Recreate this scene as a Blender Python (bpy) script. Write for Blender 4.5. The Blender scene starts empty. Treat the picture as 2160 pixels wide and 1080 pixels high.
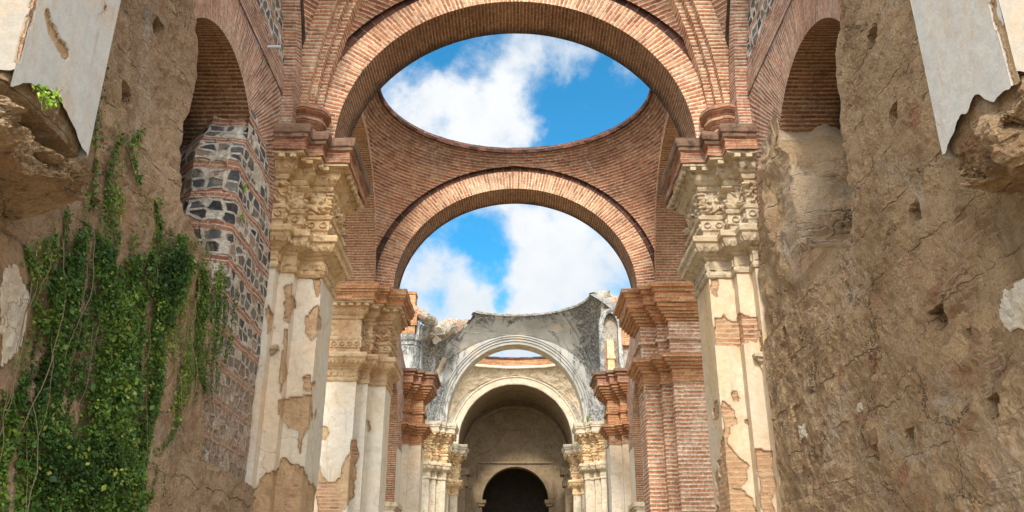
import bpy, math, random
import numpy as np
random.seed(7); RNG = np.random.default_rng(7)
sc = bpy.context.scene
COL = sc.collection
PI = math.pi
# ------------------------------------------------------------------ camera model (the camera is the origin, z = 0 is eye height)
TH = math.radians(22.0); FOC = 1825.0; CX = 1087.0; CY = 540.0
GROUND = -1.6
def proj(P):
    P = np.asarray(P, float)
    d = P[..., 1]*math.cos(TH) + P[..., 2]*math.sin(TH)
    u = P[..., 2]*math.cos(TH) - P[..., 1]*math.sin(TH)
    d = np.maximum(d, .05)
    return CX + FOC*P[..., 0]/d, CY - FOC*u/d
def unx(px, py, X):
    off = px - CX; d = FOC*X/off; u = (CY-py)/FOC*d
    return d*math.cos(TH) - u*math.sin(TH), d*math.sin(TH) + u*math.cos(TH)     # y, z

# ------------------------------------------------------------------ noise
def _h(i, j, k, s):
    n = (i*374761393 + j*668265263 + k*2147483647 + s*1274126177) & 0xffffffff
    n = ((n ^ (n >> 13))*1274126177) & 0xffffffff
    n = ((n ^ (n >> 15))*2246822519) & 0xffffffff
    return ((n ^ (n >> 16)) & 0xffffff)/16777215.0
def vnoise(x, y, z=None, s=0):
    x = np.asarray(x, float); y = np.asarray(y, float); z = np.zeros_like(x) if z is None else np.asarray(z, float)
    i = np.floor(x).astype(np.int64); j = np.floor(y).astype(np.int64); k = np.floor(z).astype(np.int64)
    fx, fy, fz = x-i, y-j, z-k
    fx = fx*fx*(3-2*fx); fy = fy*fy*(3-2*fy); fz = fz*fz*(3-2*fz)
    r = 0
    for a in (0, 1):
        wx = fx if a else 1-fx
        for b in (0, 1):
            wy = fy if b else 1-fy
            for c in (0, 1):
                r = r + wx*wy*(fz if c else 1-fz)*_h(i+a, j+b, k+c, s)
    return r*2-1
def fbm(x, y, z=None, o=4, s=0, g=.5):
    r = 0; a = 1.; f = 1.; t = 0
    z = np.zeros_like(np.asarray(x, float)) if z is None else z
    for q in range(o):
        r = r + a*vnoise(x*f, y*f, z*f, s+q*17); t += a; a *= g; f *= 2.03
    return r/t
def ridge(x, y, z=None, o=3, s=0):
    r = 0; a = 1.; f = 1.; t = 0
    z = np.zeros_like(np.asarray(x, float)) if z is None else z
    for q in range(o):
        r = r + a*(1-np.abs(vnoise(x*f, y*f, z*f, s+q*11))*2); t += a; a *= .5; f *= 2.1
    return r/t
def inpoly(x, y, poly):
    x = np.asarray(x); y = np.asarray(y); ins = np.zeros(x.shape, bool); n = len(poly)
    for i in range(n):
        x1, y1 = poly[i]; x2, y2 = poly[(i+1) % n]
        if y1 == y2: continue
        c = ((y1 > y) != (y2 > y)) & (x < (x2-x1)*(y-y1)/(y2-y1)+x1)
        ins ^= c
    return ins
def smooth(a, b, x):
    t = np.clip((x-a)/(b-a), 0, 1); return t*t*(3-2*t)
def lerp_tab(t, tab):
    return np.interp(t, [a for a, _ in tab], [b for _, b in tab])

# ------------------------------------------------------------------ mesh builder
class MB:
    def __init__(s): s.V = []; s.F = []; s.U = []; s.A = []; s.M = []; s.n = 0
    def grid(s, P, UV=None, A=None, mi=0, flip=False, keep=None):
        P = np.asarray(P, float); n, m = P.shape[:2]
        if UV is None: UV = np.zeros((n, m, 2))
        UV = np.broadcast_to(np.asarray(UV, float), (n, m, 2))
        A = np.zeros((n, m)) if A is None else np.asarray(A, float)
        idx = np.arange(n*m).reshape(n, m) + s.n
        q = np.stack([idx[:-1, :-1], idx[1:, :-1], idx[1:, 1:], idx[:-1, 1:]], -1)
        if flip: q = q[..., ::-1]
        q = q.reshape(-1, 4)
        if keep is not None: q = q[np.asarray(keep).reshape(-1)]
        s.V.append(P.reshape(-1, 3)); s.A.append(A.reshape(-1)); s.F.append(q)
        s.U.append(UV.reshape(-1, 2)[q.reshape(-1) - s.n]); s.M.append(np.full(len(q), mi)); s.n += n*m
    def quads(s, P, UV=None, A=None, mi=0):
        P = np.asarray(P, float); N = len(P)
        if N == 0: return
        idx = np.arange(N*4).reshape(N, 4) + s.n
        if UV is None: UV = np.tile(np.array([[0, 0], [1, 0], [1, 1], [0, 1]], float), (N, 1, 1))
        s.V.append(P.reshape(-1, 3)); s.F.append(idx); s.U.append(np.asarray(UV, float).reshape(-1, 2))
        s.A.append(np.zeros(N*4) if A is None else np.repeat(np.asarray(A, float), 4)); s.M.append(np.full(N, mi)); s.n += N*4
    def box(s, x0, x1, y0, y1, z0, z1, mi=0):
        c = lambda x, y, z: (x, y, z)
        fs = [[c(x0,y0,z0),c(x1,y0,z0),c(x1,y0,z1),c(x0,y0,z1)], [c(x1,y1,z0),c(x0,y1,z0),c(x0,y1,z1),c(x1,y1,z1)],
              [c(x0,y1,z0),c(x0,y0,z0),c(x0,y0,z1),c(x0,y1,z1)], [c(x1,y0,z0),c(x1,y1,z0),c(x1,y1,z1),c(x1,y0,z1)],
              [c(x0,y0,z1),c(x1,y0,z1),c(x1,y1,z1),c(x0,y1,z1)], [c(x0,y1,z0),c(x1,y1,z0),c(x1,y0,z0),c(x0,y0,z0)]]
        uv = []
        for k, f in enumerate(fs):
            if k < 2: uv.append([(p[0], p[2]) for p in f])
            elif k < 4: uv.append([(p[1], p[2]) for p in f])
            else: uv.append([(p[0], p[1]) for p in f])
        s.quads(fs, uv, mi=mi)
    def build(s, name, mats, parent=None, smooth=False, kind=None):
        V = np.concatenate(s.V); F = np.concatenate(s.F); U = np.concatenate(s.U); A = np.concatenate(s.A); M = np.concatenate(s.M)
        me = bpy.data.meshes.new(name)
        me.vertices.add(len(V)); me.vertices.foreach_set('co', V.astype(np.float32).ravel())
        me.loops.add(len(F)*4); me.loops.foreach_set('vertex_index', F.astype(np.int32).ravel())
        me.polygons.add(len(F)); me.polygons.foreach_set('loop_start', np.arange(0, len(F)*4, 4, dtype=np.int32))
        me.polygons.foreach_set('loop_total', np.full(len(F), 4, np.int32))
        me.polygons.foreach_set('material_index', M.astype(np.int32))
        uv = me.uv_layers.new(name='UVMap'); uv.data.foreach_set('uv', U.astype(np.float32).ravel())
        at = me.attributes.new('mask', 'FLOAT', 'POINT'); at.data.foreach_set('value', A.astype(np.float32))
        me.polygons.foreach_set('use_smooth', np.full(len(F), smooth))
        for m in (mats if isinstance(mats, (list, tuple)) else [mats]): me.materials.append(m)
        me.update(calc_edges=True); me.validate()
        o = bpy.data.objects.new(name, me); COL.objects.link(o)
        if parent is not None:
            o.parent = parent; o.matrix_parent_inverse.translation = -parent.location
        return o
def thing(name, loc, label, cat, group=None):
    o = bpy.data.objects.new(name, None); COL.objects.link(o); o.location = loc; o.empty_display_size = .3
    o['label'] = label; o['category'] = cat
    if group: o['group'] = group
    return o
def tag(o, label, cat, group=None):
    o['label'] = label; o['category'] = cat
    if group: o['group'] = group
    return o
def plabel(o, label): o['label'] = label; return o

# ------------------------------------------------------------------ materials
class N:
    def __init__(s, name):
        s.m = bpy.data.materials.new(name); s.m.use_nodes = True; s.t = s.m.node_tree; s.t.nodes.clear()
        s.out = s.t.nodes.new('ShaderNodeOutputMaterial'); s.b = s.t.nodes.new('ShaderNodeBsdfPrincipled')
        s.b.inputs['Roughness'].default_value = .92; s.b.inputs['Specular IOR Level'].default_value = .15
        s.t.links.new(s.b.outputs[0], s.out.inputs[0])
        s.tc = s.t.nodes.new('ShaderNodeTexCoord')
    def L(s, a, b): s.t.links.new(a, b)
    def put(s, sock, v):
        if isinstance(v, bpy.types.NodeSocket): s.L(v, sock)
        elif isinstance(v, (tuple, list)):
            sock.default_value = tuple(v) + ((1,) if len(v) == 3 and len(sock.default_value) == 4 else ())
        else: sock.default_value = v
    def obj(s): return s.tc.outputs['Object']
    def uv(s): return s.tc.outputs['UV']
    def mapping(s, v, scale=(1, 1, 1), loc=(0, 0, 0), rot=(0, 0, 0)):
        n = s.t.nodes.new('ShaderNodeMapping'); s.L(v, n.inputs[0]); n.inputs['Scale'].default_value = scale
        n.inputs['Location'].default_value = loc; n.inputs['Rotation'].default_value = rot; return n.outputs[0]
    def noise(s, v, scale=1, detail=4, rough=.55, dist=0, color=False):
        n = s.t.nodes.new('ShaderNodeTexNoise'); s.L(v, n.inputs['Vector']); n.inputs['Scale'].default_value = scale
        n.inputs['Detail'].default_value = detail; n.inputs['Roughness'].default_value = rough; n.inputs['Distortion'].default_value = dist
        return n.outputs[1 if color else 0]
    def voro(s, v, scale=1, feat='F1', rand=1, out=0):
        n = s.t.nodes.new('ShaderNodeTexVoronoi'); n.feature = feat; s.L(v, n.inputs['Vector']); n.inputs['Scale'].default_value = scale
        n.inputs['Randomness'].default_value = rand; return n.outputs[out]
    def ramp(s, f, a, b, inv=False):
        n = s.t.nodes.new('ShaderNodeMapRange'); n.interpolation_type = 'SMOOTHSTEP'; s.L(f, n.inputs[0])
        n.inputs[1].default_value = a; n.inputs[2].default_value = b
        n.inputs[3].default_value = 1 if inv else 0; n.inputs[4].default_value = 0 if inv else 1; return n.outputs[0]
    def mix(s, f, a, b, mode='MIX'):
        n = s.t.nodes.new('ShaderNodeMix'); n.data_type = 'RGBA'; n.blend_type = mode
        s.put(n.inputs[0], f); s.put(n.inputs[6], a); s.put(n.inputs[7], b); return n.outputs[2]
    def math(s, op, a, b=0., c=None):
        n = s.t.nodes.new('ShaderNodeMath'); n.operation = op; s.put(n.inputs[0], a); s.put(n.inputs[1], b)
        if c is not None: s.put(n.inputs[2], c)
        return n.outputs[0]
    def vadd(s, a, b, k):
        n = s.t.nodes.new('ShaderNodeVectorMath'); n.operation = 'MULTIPLY_ADD'; s.L(b, n.inputs[0]); n.inputs[1].default_value = (k, k, k); s.L(a, n.inputs[2]); return n.outputs[0]
    def vsub(s, a, v):
        n = s.t.nodes.new('ShaderNodeVectorMath'); n.operation = 'SUBTRACT'; s.L(a, n.inputs[0]); n.inputs[1].default_value = v; return n.outputs[0]
    def attr(s, name):
        n = s.t.nodes.new('ShaderNodeAttribute'); n.attribute_name = name; return n.outputs['Fac']
    def sep(s, v):
        n = s.t.nodes.new('ShaderNodeSeparateXYZ'); s.L(v, n.inputs[0]); return n.outputs
    def brick(s, v, c1, c2, mo, w=.3, h=.08, ms=.012, sm=.3, bias=0, off=.5):
        n = s.t.nodes.new('ShaderNodeTexBrick'); s.L(v, n.inputs['Vector']); n.offset = off
        s.put(n.inputs['Color1'], c1); s.put(n.inputs['Color2'], c2); s.put(n.inputs['Mortar'], mo)
        n.inputs['Scale'].default_value = 1; n.inputs['Mortar Size'].default_value = ms; n.inputs['Mortar Smooth'].default_value = sm
        n.inputs['Bias'].default_value = bias; n.inputs['Brick Width'].default_value = w; n.inputs['Row Height'].default_value = h
        return n.outputs[0], n.outputs[1]
    def bump(s, h, dist=.02, strength=1., nrm=None):
        n = s.t.nodes.new('ShaderNodeBump'); n.inputs['Strength'].default_value = strength; n.inputs['Distance'].default_value = dist
        s.L(h, n.inputs['Height'])
        if nrm is not None: s.L(nrm, n.inputs['Normal'])
        return n.outputs[0]
    def done(s, col, nrm=None, rough=None):
        s.put(s.b.inputs['Base Color'], col)
        if nrm is not None: s.L(nrm, s.b.inputs['Normal'])
        if rough is not None: s.put(s.b.inputs['Roughness'], rough)
        return s.m

def centre_noise(n, v): return n.vsub(v, (.5, .5, .5))
def pattern(n, uv, row, width, ms, cols, mortar, bed=1.0, head=.7):
    """courses of hand made bricks: returns colour and joint factor (1 in the mortar)"""
    S = n.sep(uv); v = n.math('DIVIDE', S[1], row); rw = n.math('FLOOR', v); fv = n.math('FRACT', v)
    u = n.math('ADD', n.math('DIVIDE', S[0], width), n.math('MULTIPLY', n.math('FRACT', n.math('MULTIPLY', rw, .5)), 1.0))
    wn0 = n.t.nodes.new('ShaderNodeTexWhiteNoise'); wn0.noise_dimensions = '1D'; n.L(rw, wn0.inputs['W'])
    u = n.math('ADD', u, n.math('MULTIPLY', wn0.outputs[0], .35)); cu = n.math('FLOOR', u); fu = n.math('FRACT', u)
    dv = n.math('MULTIPLY', n.math('MINIMUM', fv, n.math('SUBTRACT', 1., fv)), row)
    du = n.math('MULTIPLY', n.math('MINIMUM', fu, n.math('SUBTRACT', 1., fu)), width)
    wob = n.math('MULTIPLY', n.math('SUBTRACT', n.noise(n.uv(), 16, 3, .7), .5), ms*1.1)
    jb = n.math('MULTIPLY', n.ramp(n.math('ADD', dv, wob), ms*.45, ms*1.15, True), bed); jh = n.math('MULTIPLY', n.ramp(n.math('ADD', du, wob), ms*.3, ms*.85, True), head)
    j = n.math('MAXIMUM', jb, jh)
    cv = n.t.nodes.new('ShaderNodeCombineXYZ'); n.L(cu, cv.inputs[0]); n.L(rw, cv.inputs[1])
    wn = n.t.nodes.new('ShaderNodeTexWhiteNoise'); wn.noise_dimensions = '2D'; n.L(cv.outputs[0], wn.inputs['Vector'])
    cr = n.t.nodes.new('ShaderNodeValToRGB'); n.L(wn.outputs[0], cr.inputs[0]); e = cr.color_ramp.elements
    e[0].position = 0; e[0].color = cols[0]+(1,); e[1].position = 1; e[1].color = cols[-1]+(1,)
    for i, c in enumerate(cols[1:-1]): q = e.new((i+1)/(len(cols)-1)); q.color = c+(1,)
    return n.mix(j, cr.outputs[0], mortar), j
def brick_layers(n, row=.085, width=.3, ms=.014, c1=(.42, .15, .075), c2=(.25, .085, .05), c3=(.55, .28, .16), mortar=(.50, .40, .29), white=.3, grime=.3, wcol=(.62, .55, .47), head=.5, contrast=.6, rimz=None, edgeu=None):
    uv = n.vadd(n.uv(), centre_noise(n, n.noise(n.uv(), 1.6, 3, color=True)), .035)
    uv = n.vadd(uv, centre_noise(n, n.noise(n.uv(), 11, 2, color=True)), .018)
    mid = tuple((a+b)/2 for a, b in zip(c1, c2)); dk = tuple(x*.82 for x in c2); lt = tuple((a+b)/2 for a, b in zip(c1, c3))
    o = n.obj()
    q_ = lambda c: tuple(m_+(x-m_)*contrast for x, m_ in zip(c, mid))
    mt = n.mix(n.ramp(n.noise(o, 3, 5, .7), .35, .65), tuple(x*.7 for x in mortar), mortar)
    col, fac = pattern(n, uv, row, width*1.1, ms, [q_(dk), q_(c2), mid, q_(c1), q_(lt), q_(c3)], mt, 1., head)
    mott = n.noise(o, 12, 5, .75)
    col = n.mix(.55, col, n.mix(n.ramp(mott, .3, .7), (.45, .4, .37), (1.3, 1.25, 1.2)), 'MULTIPLY')
    big = n.noise(o, .45, 5, .6, .3)
    col = n.mix(.6, col, n.mix(n.ramp(big, .32, .68), (.72, .66, .62), (1.18, 1.16, 1.12)), 'MULTIPLY')
    w = n.ramp(n.noise(o, .55, 6, .68, .6), .62 - .22*white, .78 - .1*white)
    w = n.math('MULTIPLY', w, n.ramp(n.noise(o, 6, 5, .8), .34, .62))
    col = n.mix(n.math('MULTIPLY', w, .6), col, wcol)
    g = n.ramp(n.noise(n.mapping(o, (1, 1, .35), (3, 7, 1)), .75, 7, .72, .4), .66 - .22*grime, .80 - .12*grime)
    g = n.math('MULTIPLY', g, n.ramp(n.noise(o, 5, 5, .8), .30, .58))
    col = n.mix(n.math('MULTIPLY', g, .8), col, (.055, .042, .034))
    if rimz:
        q = n.math('ADD', n.sep(o)[2], n.math('MULTIPLY', n.noise(n.mapping(o, (1, 1, .12)), 1.6, 6, .75), 2.4))
        q = n.math('MULTIPLY', n.ramp(q, rimz+.75, rimz+1.75), n.ramp(n.noise(o, 7, 5, .8), .32, .55)); col = n.mix(n.math('MULTIPLY', q, .5), col, (.06, .045, .035))
        q = n.ramp(n.noise(n.mapping(o, (1, 1, .2), (5, 2, 8)), 1.2, 6, .75), .60, .68); col = n.mix(n.math('MULTIPLY', n.math('MULTIPLY', q, n.ramp(n.noise(o, 9, 4, .8), .4, .6)), .7), col, (.62, .56, .48))
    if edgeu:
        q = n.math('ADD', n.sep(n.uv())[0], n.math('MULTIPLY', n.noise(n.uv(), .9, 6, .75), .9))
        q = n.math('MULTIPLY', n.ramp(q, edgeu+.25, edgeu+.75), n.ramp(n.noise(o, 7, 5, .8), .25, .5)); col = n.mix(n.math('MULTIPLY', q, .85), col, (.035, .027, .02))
    hgt = n.math('ADD', n.math('MULTIPLY', fac, -1.), n.math('MULTIPLY', n.noise(o, 24, 4, .7), .7))
    return col, hgt
def mat_brick(name, bump=.03, **k):
    n = N(name); col, h = brick_layers(n, **k); return n.done(col, n.bump(h, bump, .9))

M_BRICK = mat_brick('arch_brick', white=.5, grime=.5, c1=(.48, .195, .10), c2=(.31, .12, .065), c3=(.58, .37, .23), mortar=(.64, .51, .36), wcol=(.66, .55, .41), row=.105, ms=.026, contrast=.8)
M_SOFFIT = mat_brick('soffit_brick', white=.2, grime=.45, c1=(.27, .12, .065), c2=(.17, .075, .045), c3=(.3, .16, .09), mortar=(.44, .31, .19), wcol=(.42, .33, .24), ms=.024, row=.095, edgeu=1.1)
M_VAULT = mat_brick('vault_brick', row=.112, width=.4, white=.42, grime=.5, c1=(.56, .22, .115), c2=(.34, .12, .068), c3=(.66, .41, .25), mortar=(.72, .58, .43), bump=.08, ms=.026, wcol=(.6, .5, .38), head=.3, rimz=15.2)
M_CORN = mat_brick('cornice_brick', white=.25, grime=.55, c1=(.44, .2, .11), c2=(.3, .13, .08), c3=(.5, .3, .18), mortar=(.45, .34, .24))
M_PIERB = mat_brick('pier_brick', row=.135, white=.7, grime=.2, c1=(.44, .19, .095), c2=(.32, .13, .07), c3=(.56, .36, .22), mortar=(.60, .49, .36), ms=.036, wcol=(.68, .58, .46))
M_PIERO = mat_brick('capital_brick', row=.11, ms=.018, white=.15, grime=.22, c1=(.46, .21, .095), c2=(.33, .135, .06), c3=(.56, .33, .17), mortar=(.52, .37, .22))
M_DARKB = mat_brick('weathered_rim_brick', white=.0, grime=.7, row=.28, width=.3, c1=(.12, .05, .035), c2=(.05, .03, .025), c3=(.2, .09, .06), mortar=(.25, .2, .16))
M_FAN = mat_brick('fan_brick', row=.078, width=.5, white=.6, grime=.75, c1=(.44, .18, .10), c2=(.27, .11, .07), c3=(.50, .33, .23), mortar=(.54, .45, .35), ms=.02, wcol=(.56, .48, .39), head=.2, contrast=.9)

def mat_stone(name, base=(.52, .37, .20), dark=(.24, .15, .08), light=(.68, .54, .34), grime=.3, red=.0, bump=.03):
    n = N(name); o = n.obj()
    col = n.mix(n.ramp(n.noise(o, 1.6, 6, .65, .3), .3, .7), base, light)
    col = n.mix(n.math('MULTIPLY', n.ramp(n.noise(o, 4.5, 6, .75, .8), .48, .68), .8), col, dark)
    if red: col = n.mix(n.math('MULTIPLY', n.ramp(n.noise(o, 1.1, 4, .6), .5, .62), red), col, (.46, .2, .1))
    g = n.ramp(n.noise(n.mapping(o, (1, 1, .4)), 1.3, 7, .75, .6), .66-.2*grime, .84-.15*grime)
    col = n.mix(n.math('MULTIPLY', g, .8), col, (.05, .04, .03))
    h = n.math('ADD', n.noise(o, 14, 6, .75), n.math('MULTIPLY', n.noise(o, 55, 3, .7), .5))
    return n.done(col, n.bump(h, bump, .8))
M_OCHRE = mat_stone('ochre_carved_stone', (.52, .34, .17), (.24, .13, .06), (.66, .49, .29), .42, bump=.045)
M_OCHREB = mat_stone('brown_brick_stucco', (.44, .28, .145), (.23, .13, .065), (.58, .42, .25), .4, red=.25, bump=.045)
M_OCHRE2 = mat_stone('grey_ochre_stone', (.46, .35, .22), (.22, .15, .085), (.58, .48, .34), .5, bump=.045)
M_CREAM = mat_stone('cream_stone', (.44, .36, .25), (.27, .19, .11), (.55, .47, .35), .4, bump=.02)
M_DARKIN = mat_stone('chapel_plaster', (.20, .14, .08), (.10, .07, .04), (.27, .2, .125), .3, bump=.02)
M_DARKIN2 = mat_stone('worn_ledge_plaster', (.5, .38, .25), (.3, .21, .13), (.58, .47, .33), .3, bump=.03)
M_BLACKIN = mat_stone('near_black_stone', (.05, .04, .03), (.025, .02, .015), (.07, .055, .04), .5, bump=.02)  # near-black stone for the room beyond the doorway
M_RUBBLE = mat_stone('lichen_rubble', (.27, .23, .17), (.09, .07, .05), (.42, .37, .29), .7, red=.5, bump=.06)

M_SOOT = mat_stone('soot_black_course', (.15, .09, .06), (.05, .035, .028), (.28, .17, .11), .6, bump=.04)
def mat_white(name, grime=.6):      # white weathered plaster with black lichen running down from the top
    n = N(name); o = n.obj()
    col = n.mix(n.ramp(n.noise(o, .5, 5, .6, .5), .35, .7), (.29, .275, .24), (.42, .395, .35))
    col = n.mix(n.math('MULTIPLY', n.ramp(n.noise(o, .7, 5, .6), .58, .7), .6), col, (.55, .42, .27))
    z = n.sep(o)[2]
    g = n.noise(n.mapping(o, (1, 1, .3)), 1.1, 8, .78, 1.2)
    top = n.ramp(z, 16.2, 17.2)
    x = n.ramp(n.math('ABSOLUTE', n.sep(o)[0]), 2.6, 4.9)
    thr = n.math('ADD', g, n.math('ADD', n.math('MULTIPLY', top, .13*grime/.6), n.math('MULTIPLY', x, .15*grime/.6)))
    k = n.ramp(thr, .555, .66)
    k = n.math('MULTIPLY', k, n.ramp(n.noise(o, 7, 5, .85), .36, .56))
    col = n.mix(n.math('MULTIPLY', k, .9), col, (.06, .06, .058))
    h = n.noise(o, 12, 5, .7)
    return n.done(col, n.bump(h, .02, .6))
M_WHITE = mat_white('lichen_white_plaster', .75); M_WHITE2 = mat_white('white_moulding_plaster', .55)
M_RIM = mat_stone('lichen_rim', (.2, .19, .17), (.06, .055, .05), (.34, .32, .28), .8, bump=.05)

def plaster_cols(n, cool=0., warm=1., base=((.60, .53, .42), (.60, .46, .31), (.55, .54, .51))):
    o = n.obj()
    a, b, c = base
    col = n.mix(n.math('MULTIPLY', n.ramp(n.noise(n.mapping(o, (1, 1, .35)), .8, 5, .65, .6), .4, .66), warm), a, b)
    col = n.mix(n.math('MULTIPLY', n.ramp(n.noise(o, .6, 4, .6), .44, .6), .25+cool), col, c)
    col = n.mix(n.math('MULTIPLY', n.ramp(n.noise(o, 3, 7, .8, .5), .56, .72), .38), col, (.45, .32, .2))
    col = n.mix(n.math('MULTIPLY', n.ramp(n.noise(n.mapping(o, (1, 1, .22)), 2.2, 6, .75), .60, .72), .35), col, (.38, .29, .2))
    col = n.mix(n.math('MULTIPLY', n.ramp(n.noise(o, 22, 3, .7), .64, .72), .6), col, (.3, .22, .15))
    col = n.mix(n.math('MULTIPLY', n.ramp(n.noise(o, 1.3, 7, .75, .9), .50, .62), .5), col, (.46, .34, .22))
    col = n.mix(.5, col, n.mix(n.ramp(n.noise(o, 7, 7, .82), .3, .68), (.74, .70, .66), (1.12, 1.1, 1.08)), 'MULTIPLY')
    col = n.mix(n.math('MULTIPLY', n.ramp(n.noise(n.mapping(o, (3, 3, .25)), 1.6, 6, .8), .58, .68), .35), col, (.25, .2, .15))
    crack = n.ramp(n.voro(n.vadd(o, n.noise(o, 2.5, 4, .7, color=True), .5), .9, 'DISTANCE_TO_EDGE'), 0, .007, True)
    crack = n.math('MULTIPLY', crack, n.ramp(n.noise(o, .7, 3), .5, .58))
    col = n.mix(n.math('MULTIPLY', crack, .55), col, (.2, .14, .1))
    return col, n.math('SUBTRACT', n.noise(o, 6, 6, .7), n.math('MULTIPLY', crack, .6))
def mat_plaster(name, cool=0., warm=1., subs='earth', base=((.60, .53, .42), (.60, .46, .31), (.55, .54, .51))):
    n = N(name); o = n.obj(); m = n.math('ADD', n.attr('mask'), n.math('ADD', n.math('MULTIPLY', n.math('SUBTRACT', n.noise(o, 6, 6, .75), .5), .9), n.math('MULTIPLY', n.math('SUBTRACT', n.noise(o, 26, 4, .8), .5), .8)))
    col, h = plaster_cols(n, cool, warm, base)
    e = n.mix(n.ramp(n.noise(o, 2.4, 6, .7), .35, .65), (.42, .27, .145), (.55, .37, .21))
    e = n.mix(n.math('MULTIPLY', n.ramp(n.noise(o, 9, 5, .8), .52, .68), .7), e, (.26, .16, .09))
    uvb = n.vadd(n.uv(), centre_noise(n, n.noise(n.uv(), 5, 3, color=True)), .04)
    bc, bf = pattern(n, uvb, .11, .32, .024, [(.3, .14, .08), (.42, .2, .11), (.5, .25, .14), (.52, .32, .2)], (.50, .36, .22), 1., .5)
    bk = n.ramp(n.noise(o, .9, 3, .6), .52, .62)
    if subs == 'brick': bk = n.math('MAXIMUM', bk, .45)
    e = n.mix(n.math('MULTIPLY', bk, n.ramp(n.noise(o, 6, 4, .7), .25, .5)), e, bc)
    col = n.mix(n.math('MULTIPLY', n.ramp(n.attr('mask'), .0, .35), .4), col, (.40, .28, .17))
    rim = n.math('MULTIPLY', n.ramp(m, .1, .42), n.ramp(m, .5, .85, True))
    k = n.ramp(m, .42, .55)
    col = n.mix(k, col, e)
    col = n.mix(n.math('MULTIPLY', rim, .3), col, (.22, .14, .08))
    hh = n.math('ADD', n.math('MULTIPLY', h, .35), n.math('MULTIPLY', k, n.math('SUBTRACT', n.math('MULTIPLY', n.noise(o, 13, 6, .78), 1.6), n.math('MULTIPLY', bf, n.math('MULTIPLY', bk, .4)))))
    return n.done(col, n.bump(hh, .035, .9))
M_PLAS = mat_plaster('peeling_plaster', 0., .9)
M_PLASG = mat_plaster('peeling_golden_plaster', -.1, 1.2, 'brick', ((.58, .47, .33), (.56, .39, .21), (.55, .53, .48)))
M_PLASW = mat_plaster('pale_cool_plaster', .3, 1.0, 'earth', ((.46, .45, .425), (.52, .45, .36), (.42, .43, .43)))
M_PLASN = mat_plaster('near_cream_plaster', .2, .6, 'earth', ((.34, .31, .265), (.37, .30, .21), (.31, .305, .29)))
M_PLASP = mat_plaster('pink_worn_plaster', .0, 1.0, 'brick')

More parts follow.
